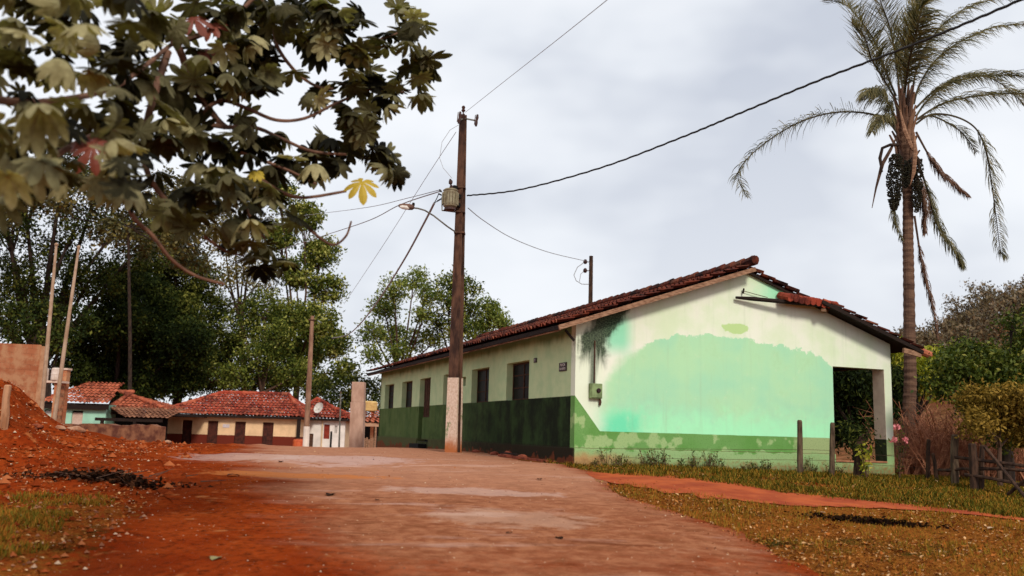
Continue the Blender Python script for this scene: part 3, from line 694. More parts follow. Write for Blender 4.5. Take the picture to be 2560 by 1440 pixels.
MB().tube([tcn + [.10, 0, .20], tcn + [.13, .0, .33]], [.06, .07], 8).build('tank_cap', M_dark, TR)
MB().beam(tcn + [.15, .05, .1], pp(tcn[2] + .1), .09, .10).beam(tcn + [.15, .05, -.15], pp(tcn[2] - .15), .09, .10).build('hanger', M_dark, PO)
c0 = loc(1105, 492, -.35); c1 = loc(1105, 526, -.35); c2 = loc(1146, 531, 0)
MB().beam(c0, c1, .03, .03, (1, 0, 0)).beam(c1, c2, .03, .03).build('bracket', M_steel, PO)
for h_, wd in ((loc(1150, 531)[2], .27), (loc(1147, 583)[2], .30), (loc(1152, 470)[2], .26)):
    c = pp(h_); MB().box(c[0] - wd / 2, c[0] + wd / 2, c[1] - wd / 2, c[1] + wd / 2, h_ - .025, h_ + .025).build('clamp_band', M_rust, PO, bevel=.005)
mb = MB()
for a, b in (((1104, 488), (1096, 484)), ((1103, 497), (1093, 503)), ((1104, 480), (1098, 474))): mb.tube([loc(*a, -.35), loc(*b, -.4)], .02, 6)
mb.tube([loc(1097, 484, -.4), loc(1092, 496, -.4), loc(1086, 507, -.4)], .012, 5).tube([loc(1100, 500, -.4), loc(1086, 507, -.4)], .012, 5)
mb.build('terminal', M_dark, PO)
MB().tube([loc(1147, 312, -.3), loc(1125, 325, -.3), loc(1105, 355, -.3), loc(1099, 395, -.3), loc(1108, 420, -.35), loc(1120, 434, -.35), loc(1130, 446, -.35)], .007, 5).build('jumper_wire', M_wire, PO)
# service pipe on the white base
MB().tube([pp(.25) + [-.19, -.02, 0], pp(1.5) + [-.18, -.02, 0], pp(2.3) + [-.165, -.02, 0]], .022, 6).build('conduit', M_base, PO)

# street lamp on the pole
arm_p = [at(1143, 583, 24.2), at(1118, 566, 24.0), at(1085, 540, 23.8), at(1062, 526, 23.6), at(1045, 521, 23.5), at(1036, 520, 23.5)]
sl = thing('street_lamp', arm_p[0], 'street lamp on a thin curved arm clamped to the tall pole', 'street lamp')
rel = [p - arm_p[0] for p in arm_p]
MB().tube(rel, .022, 7).build('arm', M_steel, sl)
h0 = at(1036, 519, 23.5) - arm_p[0]; h1_ = at(996, 514, 23.4) - arm_p[0]
mb = MB(); u_ = (h1_ - h0)
prof = [(0, .03), (.12, .075), (.35, .085), (.7, .075), (.93, .05), (1, .02)]
mb.tube([h0 + u_ * t for t, _ in prof], [r for _, r in prof], 10)
mb.build('lamp_head', simple('lamp_housing', (.16, .08, .05), (.08, .04, .03), 6, .6, 0), sl)
mb = MB(); mb.tube([h0 + u_ * t + np.array([0, -.02, -.025]) for t in (.3, .5, .75, .92)], [.05, .068, .06, .03], 10); mb.build('lens', simple('lamp_lens', (.75, .70, .62), (.6, .55, .5), 6, .3, 0), sl)
MB().lathe([(.035, 0), (.04, .05), (.03, .08)], 10, h0 + np.array([-.03, 0, .05])).build('photocell', M_dark, sl)

# overhead wires
def wire(name, pts, r, m, label, cat='cable', n=40, group=None, tw=0):
    P = np.array(pts); t = np.linspace(0, len(P) - 1, n)
    # Catmull-Rom
    out_ = []
    for q in t:
        i = min(int(q), len(P) - 2); f = q - i
        p0, p1, p2, p3 = P[max(i - 1, 0)], P[i], P[i + 1], P[min(i + 2, len(P) - 1)]
        out_.append(.5 * ((2 * p1) + (-p0 + p2) * f + (2 * p0 - 5 * p1 + 4 * p2 - p3) * f * f + (-p0 + 3 * p1 - 3 * p2 + p3) * f ** 3))
    if tw: out_ = [p + np.array([0, 0, tw * math.sin(i * 1.9)]) for i, p in enumerate(out_)]
    mb = MB().tube(out_, r, 6); o = mb.build(name, m, None, smooth=True); return tag(o, label, cat, group)
wire('power_cable', [at(1168, 489, 24.2), at(1300, 474, 22.4), at(1500, 420, 19.8), at(1700, 345, 17.6), at(1850, 283, 16.1), at(2050, 200, 14.4), at(2300, 105, 12.5), at(2560, -4, 10.8), at(3000, -200, 8.5)], .021, M_cable, 'thick black twisted power cable sagging from the tall pole to upper right', n=170, tw=.006)
wire('high_voltage_wire', [at(1163, 281, 24.2), at(1250, 212, 20), at(1400, 94, 15), at(1530, -10, 12)], .006, M_wire, 'thin grey wire rising from the insulator on the pole top')
wire('service_wire', [at(1170, 520, 24.3), at(1210, 552, 26), at(1280, 595, 29), at(1370, 630, 33), at(1462, 652, 38.6)], .013, M_wire, 'thin sagging service wire between the tall pole and the small pole')
wire('service_wire', [at(1104, 477, 23.9), at(1000, 512, 29), at(920, 552, 35), at(800, 592, 45), at(700, 625, 56)], .018, M_wire, 'lower of the two grey service wires running left from the transformer')
wire('service_wire', [at(1102, 474, 23.9), at(1020, 495, 29), at(920, 518, 36), at(790, 535, 48), at(700, 545, 58)], .012, M_wire, 'upper faint service wire running left from the transformer')
wire('down_cable', [at(1086, 507, 23.9), at(1060, 558, 26), at(1010, 650, 31), at(950, 745, 38), at(900, 810, 46), at(866, 838, 56), at(830, 845, 66)], .03, M_wire, 'grey bundled cable dropping from the transformer toward the far trees')
wire('thin_wire', [at(1140, 330, 24.1), at(1060, 452, 28), at(960, 610, 35), at(860, 760, 46)], .008, M_wire, 'faintest thin wire slanting down left behind the transformer')

# ------------------------------------------------------------------ small service pole behind the roof
Y = 39.5; q = at(1477, 700, Y); gz2 = h1(q[0], q[1])
sp = thing('service_pole', (q[0], q[1], gz2), 'short slim service pole rising behind the green building roof', 'utility pole')
ztop = at(1476, 640, Y)[2] - gz2
MB().tube([(0, 0, -.2), (0, 0, ztop)], [.13, .085], 8).build('shaft', M_postdk, sp)
for yy in (655, 677):
    zc = at(1470, yy, Y)[2] - gz2
    MB().tube([(-.30, -.05, zc), (-.05, 0, zc)], .02, 6).tube([(-.26, -.05, zc - .10), (-.26, -.05, zc - .03), (-.26, -.05, zc + .03), (-.26, -.05, zc + .10)], [.05, .09, .09, .05], 8).build('insulator', M_porc, sp)
zc = at(1470, 655, Y)[2] - gz2
MB().tube([(-.28, 0, zc), (-.6, 0, zc - .25), (-.75, 0, zc - .6), (-.65, 0, zc - .85), (-.4, 0, zc - 1.0), (-.05, 0, zc - 1.0)], .018, 5).tube([(-.28, 0, zc - .4), (-.45, 0, zc - .55), (-.5, 0, zc - .9)], .014, 5).build('drop_loop', M_wire, sp)

# ------------------------------------------------------------------ far houses
def house_frame(px0, px1, y_ref, Y):
    a = at(px0, y_ref, Y); b = at(px1, y_ref, Y); return a[0], b[0]
def plaster(name, c_up, c_lo=None, zsplit=0, sc=1.5):
    g = G(name, .9, .1); O = g.coord(); x, y, z = g.xyz(O); n = g.noise(O, sc, 5, .6); n2 = g.noise(O, 7, 4, .6)
    c = g.mix(g.rng(n, .35, .7), c_up, tuple(v * .8 for v in c_up))
    if c_lo: c = g.mix(g.rng(g.m2('SUBTRACT', g.m2('ADD', z, g.m2('MULTIPLY', n2, .06)), zsplit), .02, -.02), c, c_lo)
    return g.col(c)
M_door = simple('dark_red_door', (.075, .018, .010), (.03, .008, .005), 5, .8, .1)
def hip_roof(parent, x0, x1, y0, y1, ze, ht, hl, hr, m, tw=.3, row=.5, amp=.06, ov=.5, name='roof'):
    "hipped tile roof; hl/hr: hip run at the left and right ends (0 = gable)"
    x0 -= ov; x1 += ov; y0 -= ov; y1 += ov; run = (y1 - y0) / 2; sl = math.hypot(run, ht); c_, s_ = run / sl, ht / sl
    k = lambda h: (lambda s: x0 + h * s / sl) 
    tiled(name, m, parent, (0, y0, ze), (1, 0, 0), (0, c_, s_), lambda s: x0 + hl * s / sl, lambda s: x1 - hr * s / sl, sl, tw, row, amp, .05, 6)
    tiled(name, m, parent, (0, y1, ze), (1, 0, 0), (0, -c_, s_), lambda s: x0 + hl * s / sl, lambda s: x1 - hr * s / sl, sl, tw, row, amp, .05, 3)
    ym = (y0 + y1) / 2
    for h, xe, sg in ((hl, x0, 1), (hr, x1, -1)):
        if h > 0:
            s2 = math.hypot(h, ht)
            tiled(name, m, parent, (xe, 0, ze), (0, 1, 0), (sg * h / s2, 0, ht / s2), lambda s: y0 + run * s / s2, lambda s: y1 - run * s / s2, s2, tw, row, amp, .05, 4)
            ridge_caps('hip_cap', m, parent, (xe, y0, ze + .08), (xe + sg * h, ym, ze + ht + .08), .14, .5)
    ridge_caps('ridge_cap', m, parent, (x0 + hl, ym, ze + ht + .06), (x1 - hr, ym, ze + ht + .06), .14, .5)
    MB().box(x0, x1, y0, y0 + .05, ze - .22, ze - .03).box(x0, x1, y1 - .05, y1, ze - .22, ze - .03).box(x0, x0 + .05, y0, y1, ze - .22, ze - .03).box(x1 - .05, x1, y0, y1, ze - .22, ze - .03).build('eave_board', M_wood_dk, parent)
    MB().box(x0 + .06, x1 - .06, y0 + .06, y1 - .06, ze - .10, ze - .06).build('soffit', M_wood_dk, parent)
# cream house with four dark doors
Y = 70.; xa, xb = at(414, 1075, Y)[0], at(742, 1078, Y)[0]
ze = at(580, 1041, Y)[2]; zg = h1((xa + xb) / 2, Y) - .35; zd = at(580, 1087, Y)[2]
CH = thing('cream_house', ((xa + xb) / 2, Y, zg), 'low cream house with four dark red doors and red hipped tile roof', 'house')
W2 = (xb - xa) / 2; zer, zdr = ze - zg, zd - zg
Mc = plaster('cream_plaster', (.74, .50, .29), (.13, .022, .012), zdr)
mb = MB(); drs = []
for p0, p1 in ((454, 479), (518, 544), (586, 613), (656, 683)):
    a, b = at(p0, 1080, Y)[0] - (xa + xb) / 2, at(p1, 1080, Y)[0] - (xa + xb) / 2; drs.append((a, b, .3, at(600, 1054, Y)[2] - zg))
wall_cells(mb, 'x', -W2, W2, 0, zer, 0, .25, drs); mb.build('front_wall', Mc, CH)
MB().box(-W2, -W2 + .2, .26, 7, 0, zer).box(W2 - .2, W2, .26, 7, 0, zer).box(-W2 + .21, W2 - .21, 6.8, 7, 0, zer).build('side_walls', Mc, CH)
for a, b, z0, z1 in drs:
    d = MB().box(a + .01, b - .01, .12, .17, z0, z1 - .01).build('door', M_door, CH)
    MB().box(a + .1, b - .1, .10, .119, z0 + .2, z0 + .9).box(a + .1, b - .1, .10, .119, z0 + 1.05, z1 - .15).build('door_panel', M_door, d)
MB().box(-W2 - .35, W2 + .5, 0 - .02, .26, zer, zer + .05).build('wall_plate', M_wood_dk, CH)
hip_roof(CH, -W2, W2, 0, 7, zer + .12, 1.75, 3.6, 2.2, M_tile_red, ov=.55)
a = at(748, 1043, Y - .4); MB().box(a[0] - (xa + xb) / 2 - .12, a[0] - (xa + xb) / 2 + .12, -.5, -.28, 0, zer).build('porch_post', M_wood_dk, CH)
a = at(566, 1061, Y)[0] - (xa + xb) / 2
MB().box(a - .25, a + .25, -.03, -.002, zer - .85, zer - .6).build('wall_plaque', simple('pale_plaque', (.55, .5, .55), (.5, .42, .4), 8, .6, 0), CH)
# white house with red roof and dish, to the right
Y = 74.; xa, xb = at(757, 1075, Y)[0], at(862, 1078, Y)[0]; zg = h1((xa + xb) / 2, Y) - .3; xc = (xa + xb) / 2
WH = thing('white_house', (xc, Y, zg), 'small white house with a red door behind the thin wooden pole', 'house')
zer = at(810, 1048, Y)[2] - zg; Mw = plaster('white_plaster', (.78, .72, .66), None); Mw2 = plaster('cream_side_plaster', (.66, .48, .30))
W2 = (xb - xa) / 2
def lx(p, y=1080): return at(p, y, Y)[0] - xc
def lz(y, p=810): return at(p, y, Y)[2] - zg
mb = MB(); wall_cells(mb, 'x', -W2, W2, 0, zer, 0, .2, [(lx(771), lx(784), .2, lz(1085)), (lx(809), lx(824), lz(1097), lz(1060)), (lx(825.5), lx(831), .2, lz(1078)), (lx(836), lx(843), lz(1082), lz(1063))])
mb.build('front_wall', Mw, WH)
MB().box(-W2, -W2 + .2, .21, 6, 0, zer).box(W2 - .2, W2, .21, 6, 0, zer).build('side_walls', Mw2, WH)
MB().box(lx(771) + .01, lx(784) - .01, .1, .15, .2, lz(1085) - .01).build('door', simple('grey_brown_door', (.13, .06, .035), (.06, .03, .02), 5), WH)
MB().box(lx(809) + .01, lx(824) - .01, .1, .15, lz(1097) + .01, lz(1060) - .01).build('shutter', simple('red_shutter', (.26, .035, .018), (.16, .02, .012), 5), WH)
MB().box(lx(825.5) + .01, lx(831) - .01, .1, .15, .2, lz(1078) - .01).build('door', M_dark, WH)
MB().box(lx(836) + .01, lx(843) - .01, .1, .15, lz(1082) + .01, lz(1063) - .01).build('window', simple('grey_shutter', (.45, .42, .38), (.35, .3, .27), 5), WH)
MB().box(lx(804), lx(807), -.12, -.002, 0, zer).build('pilaster', Mw2, WH)
hip_roof(WH, -W2 - .2, W2, 0, 6, zer + .1, 1.55, 1.0, 3.4, M_tile_red, ov=.45)
ds = at(797, 1020, 73.3); dn = thing('satellite_dish', ds, 'white tilted satellite dish above the roof of the small white house', 'satellite dish')
mb = MB().lathe([(.02, -.10), (.22, -.075), (.36, -.02), (.44, .05), (.455, .05), (.37, -.035), (.23, -.095), (.02, -.12)], 18)
o = mb.build('reflector', simple('dish_white', (.6, .57, .52), (.5, .45, .4), 5, .5, 0), dn); o.rotation_euler = (R_(55), R_(-52), 0)
MB().tube([(0, .05, -.05), (.0, .1, -.35), (-.1, .1, -.9)], .025, 6).build('mast', M_steel, dn)
MB().tube([(-.1, -.1, .0), (-.35, -.45, .28)], .012, 5).lathe([(.03, 0), (.04, .08)], 8, (-.36, -.46, .26)).build('feed_arm', M_steel, dn)
# orange barrel beside the cream house corner
q = at(747, 1108, 66.); zb = h1(q[0], q[1]); hb = at(747, 1099, 66.)[2] - zb
MBb = MB().lathe([(.36, 0), (.42, .08), (.44, hb * .5), (.42, hb - .06), (.36, hb), (.30, hb - .01)], 16)
bb = thing('barrel', (q[0], q[1], zb), 'orange plastic barrel by the corner post of the cream house', 'barrel'); MBb.build('drum', simple('orange_plastic', (.50, .10, .03), (.38, .06, .02), 4, .5, 0), bb, smooth=False)
MB().lathe([(.30, 0), (.30, .04), (.05, .06)], 14, (0, 0, hb)).build('lid', simple('orange_lid', (.42, .08, .025), None, 4, .5, 0), bb)
# mint green house
Y = 62.; xa, xb = at(108, 1040, Y)[0], at(264, 1040, Y)[0]; xc = (xa + xb) / 2; zg = -.4
MH = thing('mint_house', (xc, Y, zg), 'mint green house with orange tile roof and a pale shuttered window', 'house')
def lx(p, y=1040): return at(p, y, Y)[0] - xc
def lz(y, p=200): return at(p, y, Y)[2] - zg
zer = lz(1010); W2 = (xb - xa) / 2
Mm = plaster('mint_plaster', (.34, .60, .45))
mb = MB(); wall_cells(mb, 'x', -W2, W2, 0, zer, 0, .2, [(lx(179), lx(207), .5, lz(1027)), (lx(110), lx(127), lz(1040), lz(1026))]); mb.build('front_wall', Mm, MH)
MB().box(W2 - .2, W2, .21, 6, 0, zer).box(-W2, -W2 + .2, .21, 6, 0, zer).build('side_walls', plaster('mint_side', (.22, .40, .30)), MH)
MB().box(lx(179) + .01, lx(207) - .01, .1, .15, .5, lz(1032)).build('shutter', simple('pale_shutter', (.55, .40, .32), (.48, .33, .26), 4), MH)
MB().box(lx(179) + .01, lx(207) - .01, .12, .16, lz(1032), lz(1027)).build('shutter_gap', M_dark, MH)
MB().box(lx(110), lx(127), .1, .15, lz(1040), lz(1029)).build('shutter', simple('pale_blue_shutter', (.5, .45, .42), (.4, .35, .33), 4), MH)
MB().box(-W2 - .1, W2 + .3, -.35, -.30, zer - .35, zer + .05).box(-W2 - .1, W2 + .3, -.3, 0, zer, zer + .05).build('eave_board', M_wood_dk, MH)
# front slope and right hipped block
e0, e1 = lx(110) - .3, lx(264) + .35
sl = 3.1; c_, s_ = math.cos(.42), math.sin(.42)
tiled('roof', M_tile_org, MH, (0, -.5, zer + .08), (1, 0, 0), (0, c_, s_), lambda s: e0 + .5 * s, lambda s: e1 - .15 * s, sl + .6, .3, .5, .07, .05, 6, rag=.1)
hip_roof(MH, lx(268), lx(402), 1.2, 7.5, lz(1025), lz(966) - lz(1025) - .2, .3, 5.2, M_tile_org, ov=.5)
# lean-to shed with brown roof and dark opening
q0, q1 = lx(265), lx(402)
tiled('shed_roof', M_tile_brn, MH, (0, -2.4, lz(1041)), (1, 0, 0), (0, math.cos(.2), math.sin(.2)), lambda s: q0 + 2.3 - s * .75, lambda s: q1 + 1.3, 3.6, .3, .5, .05, .04, 5)
MB().box(q0 + .1, q1, 1.3, 1.4, 0, lz(1028)).build('shed_back', M_dark, MH)
MB().box(q0 + .3, q1 + 1, -2.3, -2.2, lz(1041) - .25, lz(1041) - .05).build('shed_beam', M_wood_dk, MH)
for p in (293, 372): MB().box(lx(p) - .09, lx(p) + .09, -2.3, -2.12, 0, lz(1041) - .25).build('shed_post', M_wood_dk, MH)
# block retaining wall in front of the mint house
g = G('block_wall', .95, .1); O = g.coord(); br = g.n('ShaderNodeTexBrick'); g.put(br.inputs[0], g.mapp(g.comb(g.xyz(O)[0], g.xyz(O)[2], 0), (1, 1, 1)))
br.inputs['Scale'].default_value = 2.5; br.inputs['Mortar Size'].default_value = .012; br.inputs['Row Height'].default_value = .5; br.inputs['Brick Width'].default_value = 1.0
n = g.noise(O, 2.2, 6, .65)
g.put(br.inputs['Color1'], (.42, .15, .07)); g.put(br.inputs['Color2'], (.34, .11, .05)); g.put(br.inputs['Mortar'], (.17, .07, .04))
c = g.mix(g.rng(n, .42, .62), br.outputs[0], (.46, .23, .12)); c = g.mix(g.rng(n, .64, .8, 0, .8), c, (.12, .03, .015)); g.bump(n, .5, .03)
M_block = g.col(c)
def loose_wall(name, p0, p1, ztop_l, ztop_r, th, m, label, jit=.08, n=24, cat='wall', zb=-1.):
    p0, p1 = np.array(p0[:2]), np.array(p1[:2]); d = (p1 - p0); ln = np.linalg.norm(d); ang = math.atan2(d[1], d[0])
    z0 = h1(*p0) ; root = thing(name, (p0[0], p0[1], z0), label, cat, rz=ang); vs = []; fs = []
    for i in range(n + 1):
        t = i / n; zt = ztop_l + (ztop_r - ztop_l) * t - z0 + random.uniform(-jit, jit)
        vs += [(ln * t, 0, zb), (ln * t, 0, zt), (ln * t, th, zt + random.uniform(-jit, jit) * .3), (ln * t, th, zb)]
    for i in range(n):
        for k in range(4): fs.append((i * 4 + k, i * 4 + (k + 1) % 4, (i + 1) * 4 + (k + 1) % 4, (i + 1) * 4 + k))
    fs += [(0, 3, 2, 1), (n * 4, n * 4 + 1, n * 4 + 2, n * 4 + 3)]
    MB().add(vs, fs).build('masonry', m, root); return root
M_stone = simple('earthy_stone_wall', (.26, .11, .055), (.10, .03, .018), 2.4, .95, .8, .05)
a = at(130, 1060, 40); b = at(401, 1064, 38); loose_wall('retaining_wall', a, b, a[2], b[2], .35, M_stone, 'low earthy stone wall between the red bank and the mint house', .05)
a = at(-120, 853, 31); b = at(104, 862, 34.); bw = loose_wall('block_wall', a, b, a[2], b[2], .2, M_block, 'tall unplastered block wall standing on the red bank at the left edge', .01, 8)
ln = math.hypot(b[0] - a[0], b[1] - a[1]); MB().box(ln - .02, ln + .30, -.05, .26, -1, b[2] - h1(a[0], a[1]) - .05).build('end_pier', simple('pier_render', (.5, .27, .15), (.38, .18, .09), 3, .9, .3), bw)
# white water drums on a brick stand beside it
for i, (pxx, lab) in enumerate(((108, 'white plastic water drum just right of the tall block wall'), (138, 'white plastic water drum between the two leaning flag poles'))):
    q = at(pxx, 952, 50); t_ = thing('water_drum', q, lab, 'water drum', 'white water drums')
    z1 = at(pxx, 920, 50)[2] - q[2]
    MB().lathe([(.20, 0), (.24, .05), (.24, z1 * .45), (.25, z1 * .5), (.24, z1 * .55), (.24, z1 - .05), (.18, z1)], 14).build('drum', simple('drum_white', (.66, .55, .48), (.5, .38, .3), 3, .5, 0), t_)
    MB().lathe([(.12, 0), (.12, .05)], 10, (0, 0, z1)).build('lid', M_steel, t_)
q = at(130, 952, 50.3); tw_ = thing('tank_stand', (q[0], q[1], h1(q[0], q[1])), 'dark brick stand carrying the two white water drums', 'stand')
zt = q[2] - h1(q[0], q[1]); MB().box(-1.1, .75, -.45, .45, zt - .12, zt - .004).build('slab', M_base, tw_); MB().box(-.9, -.6, -.3, .3, -.2, zt - .121).build('leg', M_block, tw_); MB().box(.3, .6, -.3, .3, -.2, zt - .121).build('leg', M_block, tw_)
q = at(160, 950, 51); tp_ = thing('brick_chimney', (q[0], q[1], h1(q[0], q[1])), 'orange brick chimney just left of the big dark tree trunk', 'chimney'); zt = at(155, 925, 51)[2] - h1(q[0], q[1])
MB().box(-.22, .22, -.2, .2, -.2, zt).build('stack', M_block, tp_); MB().box(-.28, .28, -.26, .26, zt, zt + .1).build('cap', M_base, tp_)
# leaning flag poles
M_fp = simple('flagpole_paint', (.42, .29, .20), (.30, .18, .11), 3, .7, .1, .003)
for (b_, t_, Yb, lab) in (((104, 1032), (141, 612), 30., 'left one of the two tall thin leaning poles by the block wall'), ((138, 1028), (197, 618), 31., 'right one of the two tall thin leaning poles by the block wall')):
    q = at(*b_, Yb); e_ = at(*t_, Yb); z0 = h1(q[0], q[1]); r_ = thing('leaning_pole', (q[0], q[1], z0), lab, 'pole', 'leaning poles by the block wall')
    d = e_ - np.array([q[0], q[1], z0])
    MB().tube([(-d[0] * .05, 0, -d[2] * .05), d * .35, d * .7, d], [.07, .065, .055, .04], 10).build('shaft', M_fp, r_)
    MB().tube([d * .995, d * 1.004, d * 1.012], [.06, .07, .02], 8).build('finial', M_fp, r_)
# wooden pole before the cream house, thin pole, concrete pillar
q = at(765, 1112, 52); z0 = h1(q[0], q[1]); e_ = at(781, 790, 52); d = e_ - np.array([q[0], q[1], z0])
r_ = thing('wooden_pole', (q[0], q[1], z0), 'thin leaning wooden pole with white base in front of the red roofed houses', 'utility pole')
MB().tube([(0, 0, -.3), d * .5, d], [.17, .145, .10], 10, wob=.05).build('shaft', simple('pale_pole_wood', (.30, .17, .11), (.16, .08, .05), 4, .9, .4, .01, (1, 1, .3)), r_)
MB().tube([(0, 0, -.2), d * .13, d * .22], [.185, .18, .172], 10).build('painted_base', plaster('pole_white', (.72, .62, .54)), r_)
MB().tube([d * .97 + [-.2, -.1, 0], d * .97 + [.2, -.1, 0]], .04, 6).build('bracket', M_rust, r_)
q = at(849, 1112, 46); z0 = h1(q[0], q[1]); e_ = at(852, 982, 46); r_ = thing('thin_pole', (q[0], q[1], z0), 'short thin grey pole before the white house', 'pole'); d = e_ - np.array([q[0], q[1], z0])
MB().tube([(0, 0, -.3), d], [.05, .035], 8).build('shaft', M_steel, r_); MB().tube([d, d + np.array([0, 0, .06])], [.05, .03], 8).build('cap', M_rust, r_)
Y = 42.; a, b = at(876, 1113, Y), at(909, 1113, Y); z0 = h1(a[0], Y); t_ = at(880, 955, Y); e_ = at(914, 955, Y)
r_ = thing('concrete_pillar', ((a[0] + b[0]) / 2, Y, z0), 'square pinkish concrete pillar standing left of the green building', 'pillar'); m0 = (a[0] + b[0]) / 2
M_pil = simple('pinkish_concrete', (.50, .32, .24), (.36, .21, .15), 3, .9, .3, .02, (1, 1, .4))
g0, g1 = a[0] - m0, b[0] - m0; h0_, h1p = t_[0] - m0, e_[0] - m0; zt = t_[2] - z0
def frust(x0, x1, X0, X1, y0, y1, z0, z1): return MB().add([(x0, y0, z0), (x1, y0, z0), (x1, y1, z0), (x0, y1, z0), (X0, y0, z1), (X1, y0, z1), (X1, y1, z1), (X0, y1, z1)], [(0, 3, 2, 1), (4, 5, 6, 7), (0, 1, 5, 4), (1, 2, 6, 5), (2, 3, 7, 6), (3, 0, 4, 7)])
s7 = .72
frust(g0, g1, g0 + (h0_ - g0) * s7, g1 + (h1p - g1) * s7, -.3, .3, -.3, zt * s7).build('shaft', M_pil, r_, bevel=.02)
frust(g0 + (h0_ - g0) * s7 + .03, g1 + (h1p - g1) * s7 - .01, h0_ + .04, h1p - .02, -.27, .27, zt * s7 + .003, zt).build('upper_block', M_pil, r_, bevel=.02)
MB().box(g0 - .06, g1 + .06, -.36, .36, -.3, .12).build('footing', M_pil, r_, bevel=.02)
# shed with yellow tank right behind the pillar
Y = 50.; xa, xb = at(893, 1080, Y)[0], at(952, 1080, Y)[0]; xc = (xa + xb) / 2; zg = h1(xc, Y) - .3
SH = thing('open_shed', (xc, Y, zg), 'small open shed with red tiled lean-to between the pillar and green building', 'shed')
def lx(p, y=1080): return at(p, y, Y)[0] - xc
def lz(y, p=920): return at(p, y, Y)[2] - zg
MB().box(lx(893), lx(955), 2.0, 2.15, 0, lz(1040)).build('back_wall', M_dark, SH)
tiled('roof', M_tile_org, SH, (0, -.3, lz(1056)), (1, 0, 0), (0, math.cos(.25), math.sin(.25)), lambda s: lx(893), lambda s: lx(955), 2.8, .3, .45, .06, .05, 6)
MB().box(lx(893), lx(955), -.2, -.1, lz(1066), lz(1057)).build('beam', simple('tan_beam', (.42, .25, .16), (.3, .16, .1), 4), SH)
MB().box(lx(938), lx(942), -.2, 0, 0, lz(1066)).build('shed_post', M_wood_md, SH)
mb = MB()
for i in range(7): x_ = lx(909 + i * 5); mb.box(x_, x_ + .085, -.35 - .01 * (i % 2), -.32, 0, lz(1098) + .05 * (i % 3))
mb.build('plank_fence', M_wood_md, SH)
q = at(921, 1043, 52.); tb = thing('tank_tower', (q[0], q[1], h1(q[0], q[1])), 'yellowish water tank on red brick legs above the open shed', 'water tank'); z0 = h1(q[0], q[1])
z1_, z2_ = at(921, 1028, 52)[2] - z0, at(921, 1003, 52)[2] - z0
MB().lathe([(.42, z1_), (.46, z1_ + .05), (.50, z2_ - .08), (.40, z2_)], 16).build('tank', simple('yellow_tank', (.62, .42, .16), (.45, .27, .1), 3, .6, 0), tb)
for s in (-1, 1): MB().box(s * .25 - .09, s * .25 + .09, -.1, .1, -.2, z1_).build('leg', M_block, tb)
# wooden post in the left bank
def post(px, pyb, pyt, Y, w_, m, name, label, group=None, lean=0., sink=.3, n=8, cat='post'):
    q = at(px, pyb, Y); z0 = h1(q[0], q[1]); r_ = thing(name, (q[0], q[1], z0), label, cat, group); t = at(px + lean, pyt, Y); d = t - np.array([q[0], q[1], z0])
    MB().tube([(0, 0, -sink), d * .3 + [random.uniform(-.01, .01), 0, 0], d * .65 + [random.uniform(-.012, .012), 0, 0], d * .97, d], [w_ * 1.02, w_, w_ * .96, w_ * .9, w_ * .6], n, wob=.22).build('timber', m, r_)
    return r_, d
post(6, 1100, 962, 17.5, .075, simple('tan_post', (.42, .22, .12), (.26, .11, .05), 6, .95, .6, .02, (1, 1, .3)), 'wooden_post', 'thick tan wooden post in the red earth at the left edge', lean=14)

# ------------------------------------------------------------------ leaves
rng = np.random.default_rng(11)
def leafquads(P, size, droop=0., aspect=.5, r=None, dirs=None, up=None):
    "rhombic folded leaves at points P (n,3): two triangles... returned as quads (n*4,3)"
    r = r or rng; n = len(P)
    if dirs is None:
        d = r.normal(size=(n, 3)); d[:, 2] -= droop; d /= np.linalg.norm(d, axis=1)[:, None]
    else: d = dirs
    q = r.normal(size=(n, 3)); s = np.cross(d, q); s /= np.linalg.norm(s, axis=1)[:, None] + 1e-9
    L_ = (size * r.uniform(.65, 1.25, n))[:, None]; W_ = L_ * aspect * .5
    nrm = np.cross(d, s)
    a = P; b = P + d * L_ * .5 + s * W_ + nrm * L_ * .08; c = P + d * L_; e = P + d * L_ * .5 - s * W_ + nrm * L_ * .08
    return np.stack([a, b, c, e], 1).reshape(-1, 3)
def blob_points(c, r, nclump, clump_r, per, rg, flat=.85):
    "clumps on and inside an uneven ellipsoid, leaves inside each clump"
    c = np.array(c); r = np.array(r) if hasattr(r, '__len__') else np.array([r, r, r * flat])
    d = rg.normal(size=(nclump, 3)); d /= np.linalg.norm(d, axis=1)[:, None]
    rad = rg.uniform(.35, 1.08, nclump) ** .55
    cl = c + d * rad[:, None] * r
    cv = rg.uniform(0, 1, nclump)
    k = rg.integers(int(per * .5), int(per * 1.5) + 1, nclump)
    cc = np.repeat(cl, k, 0); v = np.repeat(cv, k)
    off = rg.normal(size=(len(cc), 3)) * clump_r * .5 * np.array([1, 1, .75])
    return cc + off, np.clip(v * .6 + rg.uniform(0, .4, len(cc)), 0, 1), cl
